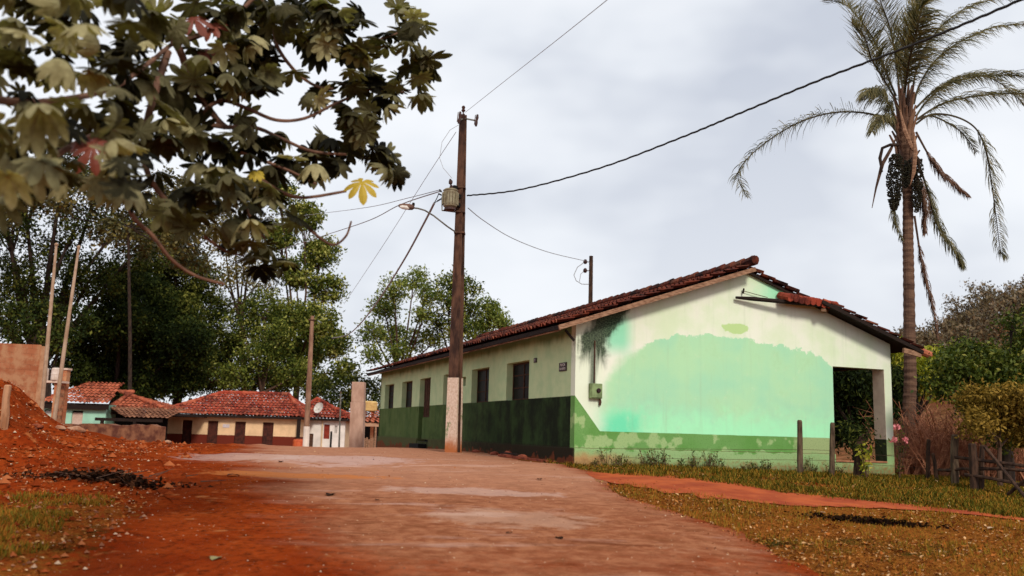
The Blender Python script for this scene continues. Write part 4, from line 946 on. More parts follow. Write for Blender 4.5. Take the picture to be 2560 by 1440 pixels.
def tree(name, label, base, blobs, leaf, mats, per=40, clump=.6, dens=1., trunk_r=.35, group=None, aspect=.5, droop=.2, cat='tree', trunk_mat=None, twigs=True, seed=1, fork=.45, vshift=0, thick=1.):
    """blobs: list of (x,y,z,r) world; crown = clumps of small leaves, limbs run from the trunk to every blob"""
    rg = np.random.default_rng(seed); base = np.array(base, float); root = thing(name, base, label, cat, group)
    PV = []; VV = []; tb = MB(); cen = np.array([b[:3] for b in blobs]); top = cen.mean(0)
    fk = base + (top - base) * fork; fk[2] = base[2] + (cen[:, 2].min() * .5 + top[2] * .5 - base[2]) * fork * 1.3
    mid = (base + fk) / 2 + rg.normal(size=3) * [.15, .15, 0] * (fk[2] - base[2]) * .15
    tb.tube([np.array([0, 0, -.4]), (mid - base), fk - base], [trunk_r * 1.25, trunk_r, trunk_r * .75], 9, wob=.12)
    for (x, y, z, r) in blobs:
        c = np.array([x, y, z]); vol = r ** 2 * dens
        p, v, cl = blob_points(c, np.array([r, r, r * .85]), max(6, int(vol * 5.5 / clump ** 2 * .5 * thick)), clump, per, rg)
        PV.append(p); VV.append(v)
        st = fk - base; en = c - base; mm = (st + en) / 2 + rg.normal(size=3) * r * .18 - [0, 0, r * .1]
        tb.tube([st, mm, en], [trunk_r * .5, trunk_r * .3, trunk_r * .12], 6, cap=False)
        if twigs:
            for q in cl[rg.permutation(len(cl))[:max(3, int(len(cl) * .12))]]:
                tb.tube([mm * .4 + en * .6, (en + (q - base)) / 2 + rg.normal(size=3) * .1 * r, q - base], [trunk_r * .13, trunk_r * .08, trunk_r * .03], 4, cap=False)
    P = np.concatenate(PV) - base; V = np.clip(np.concatenate(VV) + vshift, 0, 1)
    np_mesh('crown', leafquads(P, leaf, droop, aspect, rg), 4, V, mats, root)
    tb.build('trunk', trunk_mat or M_bark, root)
    return root
def pblobs(lst, Y, dY=2.5, sc=1., seed=0):
    "(px, py, radius px[, extra distance]) -> world blobs around distance Y"
    rg = random.Random(seed); o = []
    for b in lst:
        y = Y + (b[3] if len(b) > 3 else rg.uniform(-dY, dY)); q = at(b[0], b[1], y); o.append((q[0], q[1], q[2], b[2] * sc * y / FPX))
    return o
L_dark = leafmat('dark_foliage', [(.005, .009, .002), (.014, .024, .004), (.045, .056, .008), (.17, .165, .03)], .08, .8, .1)
L_mid = leafmat('eucalyptus_foliage', [(.012, .024, .004), (.05, .072, .009), (.17, .18, .025), (.50, .46, .14)], .15, .7, .15)
L_lite = leafmat('light_foliage', [(.03, .055, .010), (.10, .13, .022), (.22, .24, .05), (.36, .34, .10)], .2, .7, .15)
L_olive = leafmat('olive_foliage', [(.02, .02, .005), (.06, .055, .012), (.13, .10, .02), (.22, .15, .04)], .1)
L_citrus = leafmat('glossy_foliage', [(.008, .016, .002), (.030, .048, .006), (.085, .105, .012), (.26, .24, .05)], .15, .6, .15)
L_mango = leafmat('mango_foliage', [(.06, .08, .006), (.20, .22, .016), (.40, .36, .035), (.55, .46, .08)], .25, .6, .15)
L_hill = leafmat('dry_hill_foliage', [(.05, .034, .016), (.085, .065, .026), (.13, .085, .036), (.19, .12, .065)])

def gnd(px, Y, py=1080):
    q = at(px, py, Y); return (q[0], q[1], h1(q[0], q[1]))
# big trees behind the left houses
tree('broadleaf_tree', 'huge dark spreading tree with forked trunk at the far left behind the wall', gnd(75, 74), pblobs([(20, 560, 70), (-40, 700, 90), (130, 640, 60), (60, 480, 75), (230, 690, 70), (190, 560, 60), (300, 560, 60), (100, 760, 50), (10, 800, 45), (160, 420, 70), (250, 460, 50), (-20, 420, 70), (330, 640, 45), (60, 700, 55), (170, 730, 45)], 74, 3, seed=1), .30, L_dark, per=34, clump=.9, dens=.95, trunk_r=.62, seed=3, fork=.35, thick=4.2)
tree('broadleaf_tree', 'very dark dense round tree directly above the orange roof of the mint house', gnd(255, 82), pblobs([(230, 860, 75), (320, 900, 75), (190, 930, 45), (300, 800, 80), (400, 920, 70), (380, 830, 80), (350, 740, 65), (460, 860, 70), (250, 960, 45), (350, 975, 45), (450, 960, 45), (290, 700, 45)], 80, 3, seed=2), .32, L_dark, per=46, clump=.85, dens=1.5, trunk_r=.5, seed=4, vshift=-.12, thick=4.5)
tree('broadleaf_tree', 'tall dark green tree left of the pale airy trees, behind the cream house', gnd(430, 90), pblobs([(420, 640, 75), (380, 700, 60), (470, 700, 70), (500, 780, 70), (540, 860, 65), (440, 780, 60), (430, 560, 60), (530, 930, 60), (610, 950, 45), (480, 900, 60)], 88, 4, seed=3), .32, L_dark, per=40, clump=.9, dens=1.2, trunk_r=.5, seed=5, vshift=.12, thick=4.5)
tree('eucalyptus_tree', 'tall slim pale tree with thin reddish trunk behind the cream house', gnd(600, 96), pblobs([(590, 520, 50), (560, 600, 45), (640, 560, 45), (610, 660, 45), (560, 700, 40), (650, 700, 40), (600, 780, 45), (640, 850, 45), (590, 880, 40)], 94, 4, seed=4), .34, L_olive, per=22, clump=.9, dens=.55, trunk_r=.33, seed=6, trunk_mat=M_bark2, fork=.7, vshift=.15, thick=6)
tree('eucalyptus_tree', 'tallest bright green airy tree, its right edge against the sky left of the pole', gnd(730, 92), pblobs([(700, 480, 42), (760, 540, 42), (700, 590, 40), (800, 630, 45), (740, 680, 45), (815, 720, 42), (790, 800, 50), (720, 790, 48), (830, 860, 42), (760, 890, 48), (690, 870, 45), (860, 930, 30), (700, 950, 38), (780, 960, 35)], 90, 4, seed=5), .38, L_mid, per=30, clump=.8, dens=.75, trunk_r=.35, seed=7, trunk_mat=M_bark2, fork=.6, thick=8)
tree('eucalyptus_tree', 'broad pale-leaved tree between the cream house roof and the wooden pole', gnd(650, 84), pblobs([(660, 770, 50), (610, 810, 42), (690, 850, 50), (640, 890, 48), (590, 940, 42), (680, 940, 42), (740, 930, 38)], 84, 3, seed=6), .30, L_mid, per=30, clump=.8, dens=.8, trunk_r=.3, seed=8, trunk_mat=M_bark2, fork=.5, vshift=-.08, thick=6)
tree('bush_tree', 'low dark bush right behind the roof of the small white house', gnd(820, 84), pblobs([(800, 985, 35), (850, 1000, 32), (830, 950, 28), (890, 960, 28), (930, 970, 32), (880, 1010, 30), (940, 1010, 30)], 83, 3, seed=7), .28, L_dark, per=34, clump=.7, dens=1.3, trunk_r=.2, seed=9, vshift=.05, cat='bush', thick=2.5)
tree('eucalyptus_tree', 'tall bright green tree left of the utility pole above the green building', gnd(985, 84), pblobs([(985, 720, 34), (1035, 700, 32), (1070, 735, 28), (960, 770, 34), (1060, 790, 26), (930, 830, 30), (985, 840, 34), (930, 885, 24), (1040, 850, 30), (1090, 850, 24), (1000, 880, 28)], 80, 3, seed=8), .30, L_lite, per=30, clump=.75, dens=.85, trunk_r=.3, seed=10, trunk_mat=M_bark2, fork=.5, vshift=-.1, thick=6)
tree('eucalyptus_tree', 'dark green tree crossed by the utility pole above the building roof', gnd(1130, 82), pblobs([(1125, 705, 32), (1165, 720, 28), (1120, 760, 30), (1175, 775, 26), (1145, 820, 32), (1100, 810, 26), (1190, 830, 22)], 79, 3, seed=9), .30, L_mid, per=32, clump=.75, dens=.9, trunk_r=.3, seed=12, fork=.5, vshift=-.1, thick=6)
tree('eucalyptus_tree', 'smallest green tree just right of the utility pole above the roof', gnd(1215, 86), pblobs([(1215, 765, 24), (1240, 795, 24), (1205, 810, 22), (1255, 815, 18)], 82, 2, seed=10), .30, L_lite, per=34, clump=.7, dens=1., trunk_r=.25, seed=13, fork=.5, vshift=-.12, thick=6)
tree('broadleaf_tree', 'brownish olive tree whose high crown fills the gap under the foreground branches at left', gnd(330, 68), pblobs([(150, 500, 50), (230, 470, 50), (310, 500, 55), (390, 520, 55), (90, 470, 50), (20, 520, 50), (450, 590, 50), (360, 600, 48), (270, 580, 42), (480, 660, 40), (420, 470, 45), (520, 560, 45)], 68, 3, seed=31), .36, L_olive, per=34, clump=.85, dens=.9, trunk_r=.13, seed=33, fork=.8, thick=3.2, vshift=-.05)
tree('broadleaf_tree', 'dark shrubby tree between the block wall and the mint house roof', gnd(130, 66), pblobs([(60, 830, 40), (150, 850, 45), (110, 780, 40), (190, 800, 45), (30, 780, 36)], 66, 2, seed=32), .32, L_dark, per=36, clump=.7, dens=1., trunk_r=.25, seed=34, thick=2.6)
# trees on the right
tree('citrus_tree', 'large dark glossy-leaved tree over the rustic gate at the right edge', gnd(2520, 21.5, 1200), pblobs([(2425, 885, 38), (2490, 915, 52), (2570, 895, 72), (2400, 920, 55), (2480, 1010, 70), (2560, 1000, 80), (2395, 905, 26), (2585, 800, 26), (2640, 900, 90), (2530, 812, 16), (2530, 1080, 40), (2365, 965, 26)], 21.5, 1.2, seed=11), .115, L_citrus, per=40, clump=.32, dens=5.5, trunk_r=.13, seed=14, aspect=.5, fork=.5, thick=1.7)
tree('olive_bush', 'brownish olive bush hanging over the gate below the dark tree', gnd(2500, 19, 1200), pblobs([(2500, 1030, 55), (2440, 1000, 36), (2560, 1060, 60), (2540, 1000, 40), (2450, 1060, 30)], 19, .6, seed=12), .085, leafmat('rusty_bush_foliage', [(.03, .022, .005), (.12, .075, .012), (.26, .16, .03), (.36, .22, .05)], .15, .8, .05), per=38, clump=.28, dens=7, trunk_r=.05, seed=15, cat='bush', trunk_mat=M_bark2, thick=1.7)
tree('mango_tree', 'yellow-green leafed mango tree behind the palm trunk and porch', gnd(2290, 31, 1150), pblobs([(2290, 920, 42), (2330, 900, 30), (2250, 930, 45), (2310, 965, 34), (2230, 890, 34), (2345, 945, 26)], 31, 1., seed=13), .22, L_mango, per=34, clump=.4, dens=4, trunk_r=.14, seed=16, aspect=.28, droop=.8, thick=1.7)
tree('mango_tree', 'dark leafy tree seen through the porch opening', gnd(2140, 29, 1150), pblobs([(2110, 950, 50), (2180, 970, 48), (2220, 1010, 36), (2120, 1020, 42), (2100, 1080, 28), (2190, 1040, 26), (2060, 950, 40), (2230, 950, 40)], 29, 1.2, seed=14), .20, L_dark, per=36, clump=.4, dens=4, trunk_r=.16, seed=17, aspect=.3, droop=.8, vshift=-.25, thick=3.5)
# hill woodland
def hill_trees():
    rg = random.Random(4); protos = []
    for k in range(4):
        r0 = [2.2, 2.8, 2.0, 3.0][k]
        bl = [(rg.uniform(-r0, r0) * .5, rg.uniform(-r0, r0) * .5, 3.2 + rg.uniform(-.3, 1.8), r0 * rg.uniform(.5, .8)) for _ in range(5)]
        t = tree('hill_tree', 'x', (0, 0, 0), bl, .42, L_hill, per=16, clump=.9, dens=[.9, .5, 1.1, .8][k], trunk_r=.18, seed=40 + k, twigs=True, fork=.4)
        protos.append(t)
    rows = []
    for i in range(150):
        Yd = rg.uniform(80, 175) if i > 70 else rg.uniform(140, 172)
        ax = (rg.uniform(2190, 2600) if i < 100 else rg.uniform(2600, 3300)) if i > 30 else rg.uniform(2080, 2300)
        q = at(ax, 900, Yd); rows.append((q[0], Yd, rg.uniform(0, 6.28), rg.uniform(.7, 1.35), rg.randrange(4)))
    used = set()
    for x, y, rz, s, k in rows:
        src = protos[k]
        if k in used:
            o = src.copy(); COL.objects.link(o)
            for ch in [c for c in list(src.children)]:
                c = ch.copy(); COL.objects.link(c); c.parent = o
        else: o = src; used.add(k)
        o.location = (x, y, h1(x, y) - .2); o.rotation_euler = (0, 0, rz); o.scale = (s, s, s * rg.uniform(.85, 1.2))
        o['label'] = 'dry brownish tree in the woodland covering the far hill'; o['category'] = 'tree'; o['group'] = 'trees on the dry hill'
hill_trees()

# ------------------------------------------------------------------ palm
Yp = 26.; b_ = at(2266, 1180, Yp); pb = np.array([b_[0], Yp, h1(b_[0], Yp)])
PALM = thing('palm_tree', pb, 'tall slender palm with wind-blown fronds and dark fruit bunches behind the porch', 'palm tree')
def pl(px, py, dy=0): return at(px, py, Yp + dy) - pb
tr_ = [(2268, 1200), (2272, 1050), (2276, 950), (2274, 850), (2272, 700), (2270, 600), (2270, 500), (2266, 420), (2262, 330), (2256, 260)]
rad_px = [19, 16, 15, 14.5, 13.5, 13, 12.5, 14, 18, 10]
pts = [pl(*p) for p in tr_]; fine_p = []; fr = []
for i in range(len(pts) - 1):
    for k in range(12):
        t = k / 12; fine_p.append(pts[i] * (1 - t) + pts[i + 1] * t); rr = (rad_px[i] * (1 - t) + rad_px[i + 1] * t) * Yp / FPX
        fr.append(rr * (1.06 if k % 2 else .97))
g = G('palm_trunk', .95, .1); O = g.coord(); n = g.noise(g.mapp(O, (1, 1, 5)), 2.2, 5, .6); n2 = g.noise(O, 9, 5, .7)
c = g.mix(g.rng(n, .35, .65), (.15, .085, .055), (.075, .04, .028)); c = g.mix(g.rng(n2, .60, .72), c, (.025, .014, .01)); g.bump(g.m2('ADD', n, n2), .6, .03)
M_ptr = g.col(c)
MB().tube(fine_p, fr, 14).build('trunk', M_ptr, PALM)
L_frond = leafmat('palm_leaflet', [(.028, .030, .010), (.07, .066, .022), (.13, .11, .038), (.22, .17, .07)], .2)
L_dead = leafmat('dead_frond', [(.07, .03, .016), (.13, .06, .03), (.20, .10, .055)])
M_rach = simple('frond_stem', (.07, .055, .02), (.035, .022, .012), 6, .7, .1)
def spline(P, n):
    P = np.array(P); t = np.linspace(0, len(P) - 1, n); o = []
    for q in t:
        i = min(int(q), len(P) - 2); f = q - i; p0, p1, p2, p3 = P[max(i - 1, 0)], P[i], P[i + 1], P[min(i + 2, len(P) - 1)]
        o.append(.5 * ((2 * p1) + (-p0 + p2) * f + (2 * p0 - 5 * p1 + 4 * p2 - p3) * f * f + (-p0 + 3 * p1 - 3 * p2 + p3) * f ** 3))
    return np.array(o)
def frond(path, ll=.55, n=62, dead=False, wind=(.35, 0, .05), seed=0, start=.12, dens=2, w_=.0095, droop=.75, label=None):
    "one pinnate frond: arching stem with drooping narrow leaflets blown by the wind"
    rg = random.Random(seed); P = spline([pl(*p) for p in path], n * 2)
    st = MB().tube(P, list(np.linspace(.035, .008, len(P))), 5); fr_ = st.build('frond', M_rach if not dead else M_bark2, PALM)
    if label: fr_['label'] = label
    V = []; fa = []
    for i in range(int(len(P) * start), len(P) - 1):
        t = i / len(P); T = P[min(i + 1, len(P) - 1)] - P[i]; T /= np.linalg.norm(T); sd = np.cross(T, [0, 0, 1]); sd /= np.linalg.norm(sd) + 1e-6; up = np.cross(sd, T)
        env = min(1, (t - start) / .12 + .25) * (1 - .62 * max(0, (t - .55) / .45))
        for s in (-1, 1):
            for _ in range(dens):
                l = 1.15 * ll * env * rg.uniform(.3, 1.15); a = rg.uniform(-.5, .9)
                d = T * .55 + sd * s * .9 * math.cos(a) + up * .9 * math.sin(a) + np.array(wind) * .6; d /= np.linalg.norm(d)
                p0 = P[i]; p1 = p0 + d * l * .35
                d2 = d + np.array([wind[0] * .7, wind[1], -droop * rg.uniform(.5, 1.3) + wind[2]]); d2 /= np.linalg.norm(d2); p2 = p1 + d2 * l * .35
                d3 = d2 + np.array([wind[0] * .6, 0, -droop * 1.1]); d3 /= np.linalg.norm(d3); p3 = p2 + d3 * l * .35
                ww = np.cross(d2, [rg.uniform(-1, 1), 1, rg.uniform(-1, 1)]); ww = ww / (np.linalg.norm(ww) + 1e-6) * w_ * rg.uniform(.6, 1.2)
                c = rg.random()
                for (q0, q1, w0, w1) in ((p0, p1, .5, 1), (p1, p2, 1, .8), (p2, p3, .8, .1)): V += [q0 - ww * w0, q0 + ww * w0, q1 + ww * w1, q1 - ww * w1]; fa.append(c)
    np_mesh('leaflets', np.array(V), 4, fa, L_dead if dead else L_frond, fr_)
# (px, py, offset in distance)
FR = [
 dict(path=[(2245, 335), (2215, 300), (2160, 282), (2080, 282), (2000, 305), (1930, 345), (1870, 395), (1845, 440), (1866, 492, -.3)], ll=.62, seed=1, dens=2, wind=(.15, 0, .15), start=.2),
 dict(path=[(2290, 270), (2340, 225), (2420, 195), (2520, 188), (2640, 200, -1)], ll=.65, seed=2, wind=(.7, 0, .1)),
 dict(path=[(2290, 300), (2360, 258), (2460, 238), (2560, 236), (2660, 262, .5)], ll=.7, seed=3, wind=(.6, 0, 0)),
 dict(path=[(2290, 310), (2330, 286), (2390, 292), (2440, 322), (2466, 380), (2478, 450), (2490, 540), (2500, 620, .3), (2508, 640, .3)], ll=.55, seed=4, wind=(.25, 0, -.1), droop=1.1, start=.38, dens=3),
 dict(path=[(2285, 260), (2300, 210), (2340, 150), (2400, 105), (2480, 70, 1.), (2570, 60, 1.)], ll=.8, seed=5, wind=(.8, 0, .1)),
 dict(path=[(2280, 245), (2290, 180), (2320, 110), (2370, 50), (2440, 10, 1), (2530, -10, 1)], ll=.8, seed=6, wind=(.8, 0, .2)),
 dict(path=[(2262, 240), (2262, 160), (2270, 80), (2300, 10), (2350, -40)], ll=.75, seed=7, wind=(.7, 0, .3)),
 dict(path=[(2250, 240), (2240, 150), (2225, 70), (2200, 0, -.5), (2180, -60)], ll=.7, seed=8, wind=(.2, 0, .5), droop=.2),
 dict(path=[(2240, 240), (2215, 180), (2190, 110, .5), (2150, 50), (2110, 10, 1), (2060, 0, 1)], ll=.8, seed=9, wind=(.3, 0, .55), droop=.1),
 dict(path=[(2240, 250), (2210, 200), (2180, 150), (2160, 90, -1), (2130, 60, -1)], ll=.75, seed=10, wind=(.3, 0, .5), droop=.1),
 dict(path=[(2240, 300), (2225, 265), (2205, 232), (2180, 225, -1), (2165, 240, -1.4)], ll=.7, seed=11, wind=(-.3, 0, -.2), droop=.9, dens=3),
 dict(path=[(2240, 320), (2222, 300), (2205, 290, -1), (2190, 310, -1.5), (2180, 330, -1.8)], ll=.5, seed=12, wind=(-.2, 0, -.3), droop=1., dens=2),
 dict(path=[(2262, 240), (2270, 170, -.8), (2285, 100, -1.5), (2300, 40, -2), (2310, -20, -2)], ll=.9, seed=13, wind=(.5, 0, .3), w_=.014, dens=3),
 dict(path=[(2262, 250), (2250, 160, 1), (2262, 70, 1.5), (2290, 0, 2), (2320, -60, 2)], ll=.9, seed=14, wind=(.5, 0, .3), w_=.013, dens=3),
 dict(path=[(2290, 290), (2320, 250, .7), (2380, 200, 1.2), (2460, 190, 1.5), (2540, 240, 1.6), (2600, 330, 1.6)], ll=.6, seed=15, wind=(.5, 0, 0)),
 dict(path=[(2290, 300), (2330, 290, 1), (2390, 320, 1.4), (2420, 350, 1.6), (2440, 380, 1.8)], ll=.45, seed=16, wind=(.4, 0, -.1), dens=1),
 dict(path=[(2290, 330), (2320, 385), (2350, 430), (2390, 465), (2420, 490)], ll=.32, seed=17, dead=True, wind=(.3, 0, -.4), droop=1, dens=3, start=.2),
 dict(path=[(2300, 420), (2320, 480), (2335, 540), (2360, 590), (2395, 640), (2405, 665)], ll=.45, seed=18, wind=(.2, 0, -.4), droop=1.1, dens=3, start=.1),
 dict(path=[(2286, 540), (2295, 600), (2305, 660), (2320, 720), (2332, 770), (2345, 850)], ll=.28, seed=19, dead=True, wind=(.1, 0, -.6), droop=1.3, dens=3, start=.2, label='dead brown frond hanging straight down beside the trunk'),
 dict(path=[(2285, 430), (2300, 470), (2310, 520), (2312, 580)], ll=.4, seed=20, dead=True, wind=(.1, 0, -.5), droop=1.2, dens=3, start=.0),
 dict(path=[(2245, 480), (2235, 520), (2240, 560), (2256, 600)], ll=.3, seed=21, wind=(-.1, 0, -.5), droop=1.2, dens=1, start=.0),
]
for k_ in FR: frond(**k_)
# leaf base sheaths
mb = MB(); rg = random.Random(2)
for i in range(26):
    a = rg.uniform(0, 6.28); h = i / 26; c = pl(2262 + rg.uniform(-3, 3), 420 - h * 170); r0 = .16
    o_ = np.array([math.cos(a), math.sin(a), 0]); l = rg.uniform(.5, .95)
    mb.tube([c + o_ * r0 - [0, 0, .15], c + o_ * (r0 + .05) + [0, 0, l * .5], c + o_ * (r0 + .12 + .12 * (1 - h)) + [0, 0, l]], [.07, .05, .025], 6, val=rg.random())
mb.build('sheath', L_dead, PALM)
# spathes
for P_ in ([(2250, 275, -.3), (2262, 330, -.45), (2280, 370, -.5), (2290, 385, -.5)], [(2285, 330, -.5), (2288, 380, -.55), (2284, 430, -.5), (2276, 462, -.45)], [(2240, 345, -.3), (2226, 375, -.4), (2206, 410, -.4), (2190, 470, -.4), (2180, 520, -.4)]):
    MB().tube([pl(*p) for p in P_], [.02, .05, .06, .03, .01][:len(P_)] if len(P_) > 4 else [.02, .07, .06, .008], 6).build('spathe', M_wood_md if P_[0][0] > 2245 else M_bark2, PALM)
MB().tube([pl(2245, 362, -.3), pl(2225, 362, -.5), pl(2206, 370, -.55), pl(2200, 395, -.5), pl(2205, 430, -.5)], [.05, .045, .045, .05, .03], 7).build('fruit_stalk', M_bark, PALM)
MB().tube([pl(2285, 385, -.3), pl(2297, 400, -.4), pl(2298, 430, -.4)], [.05, .045, .04], 7).build('fruit_stalk', M_bark, PALM)
M_fruit = simple('dark_fruit', (.030, .026, .012), (.010, .010, .006), 6, .5, 0, spec=.4)
def bunch(cx, y0, y1, wpx, dy, n_, seed):
    rg = random.Random(seed); V = []; F_ = []; mb = MB()
    oc = np.array([(1, 0, 0), (-1, 0, 0), (0, 1, 0), (0, -1, 0), (0, 0, 1), (0, 0, -1)]); of = [(0, 2, 4), (2, 1, 4), (1, 3, 4), (3, 0, 4), (2, 0, 5), (1, 2, 5), (3, 1, 5), (0, 3, 5)]
    for i in range(n_):
        t = rg.random(); a = rg.uniform(0, 6.28); w = wpx * Yp / FPX * math.sin(PI * min(1, .18 + t * .78)) ** .6
        r = w * math.sqrt(rg.uniform(.1, 1)); c = pl(cx - 5 * t, y0 + (y1 - y0) * t, dy) + np.array([math.cos(a) * r, math.sin(a) * r, 0])
        mb.add([c + o * .030 * rg.uniform(.8, 1.2) for o in oc], of)
    return mb.build('fruit_bunch', M_fruit, PALM)
bunch(2240, 388, 525, 21, -.45, 1100, 1); bunch(2296, 400, 530, 15, -.3, 600, 2); bunch(2270, 400, 470, 12, -.4, 300, 3)

# ------------------------------------------------------------------ cecropia in the left foreground
CE = thing('cecropia_tree', (-7.6, 6.5, h1(-7.6, 6.5)), 'large lobed-leaf cecropia tree reaching in over the upper left of the view', 'tree')
ce0 = np.array(CE.location)
def cl_(px, py, Y): return at(px, py, Y) - ce0
M_cbark = simple('cecropia_bark', (.20, .10, .062), (.09, .045, .03), 5, .9, .4, .01)
hub = np.array([.5, .3, 4.2])
MB().tube([(0, 0, -.4), (.1, 0, 1.6), (.25, .1, 3.), hub], [.2, .17, .15, .12], 10).build('trunk', M_cbark, CE)
BR = [  # visible curving branches: list of (px, py, Y), radius
 ([(-300, 20, 6.5), (60, -60, 7), (330, -10, 7.6), (440, 110, 7.8), (480, 210, 8), (540, 295, 8.2), (565, 318, 8.2)], .045),
 ([(565, 318, 8.2), (508, 305, 8.2), (520, 270, 8.1), (560, 252, 8.1), (620, 272, 8.2), (690, 300, 8.4), (760, 296, 8.6), (832, 262, 8.8)], .024),
 ([(640, -30, 8.2), (680, 60, 8.3), (695, 120, 8.4), (740, 180, 8.6), (790, 215, 8.7), (832, 222, 8.8)], .022),
 ([(832, 262, 8.8), (870, 245, 8.9), (900, 225, 9), (1010, 230, 9.2)], .016),
 ([(560, 318, 8.2), (640, 320, 8.3), (700, 345, 8.4), (780, 378, 8.7), (865, 386, 8.9)], .022),
 ([(420, 130, 7.6), (385, 240, 7.4), (360, 340, 7.3), (362, 410, 7.4), (390, 470, 7.5), (430, 515, 7.6)], .034),
 ([(600, 380, 8.2), (680, 410, 8.4), (730, 430, 8.5), (790, 460, 8.6)], .018),
 ([(640, 440, 8.2), (700, 478, 8.4), (760, 494, 8.6), (865, 478, 8.9)], .022),
 ([(590, 470, 8), (615, 520, 8.1), (640, 570, 8.2), (662, 596, 8.3)], .018),
 ([(320, 500, 7.2), (335, 545, 7.2), (380, 588, 7.3), (430, 650, 7.5), (490, 690, 7.7), (560, 710, 7.9)], .02),
 ([(510, 590, 7.9), (560, 625, 8), (610, 640, 8.1)], .016),
 ([(760, 560, 8.6), (800, 595, 8.7), (835, 612, 8.8), (865, 590, 8.8), (878, 553, 8.8)], .016),
 ([(880, 108, 9), (960, 95, 9.1), (1020, 70, 9.2)], .010),
 ([(-60, 560, 5.2), (20, 480, 5.6), (120, 400, 6.2), (260, 330, 6.8), (362, 340, 7.3)], .03),
 ([(-200, 200, 5.), (0, 250, 5.4), (150, 250, 6), (300, 210, 6.8), (430, 110, 7.7)], .03),
 ([(440, 110, 7.8), (560, 60, 8.1), (640, -10, 8.2)], .03),
]
mb = None
for P_, r in BR:
    q = spline([cl_(*p) for p in P_], 8 * len(P_)); MB().tube(q, list(np.linspace(r, r * .6, len(q))), 7, wob=.1).build('branch', M_cbark, CE)
MB().tube([hub, (.7, .5, 5), cl_(-300, 20, 6.5)], [.1, .07, .05], 8).tube([hub, (1., 0, 4.4), cl_(-200, 200, 5.)], [.09, .06, .035], 8).tube([(.25, .1, 3.), (.9, -.2, 3.1), cl_(-60, 560, 5.2)], [.08, .05, .035], 8).build('limb', M_cbark, CE)
# leaf template: palmate, nine drooping lobes
def cec_leaf(rg, L_, droop):
    "returns quads (k*4,3) in a local frame: petiole joins at the origin, leaf plane roughly xy"
    V = []; nl = rg.choice([8, 9, 10])
    for i in range(nl):
        a = (i - (nl - 1) / 2) / ((nl - 1) / 2) * 2.65 + rg.uniform(-.08, .08)
        l = L_ * (.98 - .38 * abs(a) / 2.65) * rg.uniform(.88, 1.08); wd = l * .165
        ca, sa = math.cos(a), math.sin(a); row = []
        for t, w in ((0, .14), (.2, .42), (.42, .88), (.65, 1.05), (.85, .78), (1.0, .12)):
            r = l * t; z = -droop * l * t ** 2 * .9; rr = r * (1 - .25 * droop * t)
            c = np.array([ca * rr, sa * rr, z]); s = np.array([-sa, ca, 0]) * wd * w
            row.append((c - s + [0, 0, -wd * .35 * w], c + [0, 0, 0], c + s + [0, 0, -wd * .35 * w]))
        for k in range(5):
            A_, B_ = row[k], row[k + 1]; V += [A_[0], A_[1], B_[1], B_[0], A_[1], A_[2], B_[2], B_[1]]
    return np.array(V)
L_cec = leafmat('cecropia_leaf', [(.006, .006, .003), (.022, .020, .008), (.085, .075, .034), (.20, .185, .095), (.40, .36, .19)], .25, .75, .12, 9)
_rgl = random.Random(5); TEMPL = [cec_leaf(_rgl, 1, d) for d in (.1, .3, .5, .8, 1.0, .4)]
def place(c, L_, rg, v, tilt=None):
    T = TEMPL[rg.randrange(6)] * L_
    az = rg.uniform(0, 6.28); ti = rg.gauss(0, .75) if tilt is None else tilt; ta = rg.uniform(0, 6.28)
    M = Matrix.Rotation(ti, 3, Vector((math.cos(ta), math.sin(ta), 0))) @ Matrix.Rotation(az, 3, 'Z')
    T = T @ np.array(M).T + c; k = len(T) // 4
    return T, [min(1, max(0, v + rg.uniform(-.06, .06)))] * k
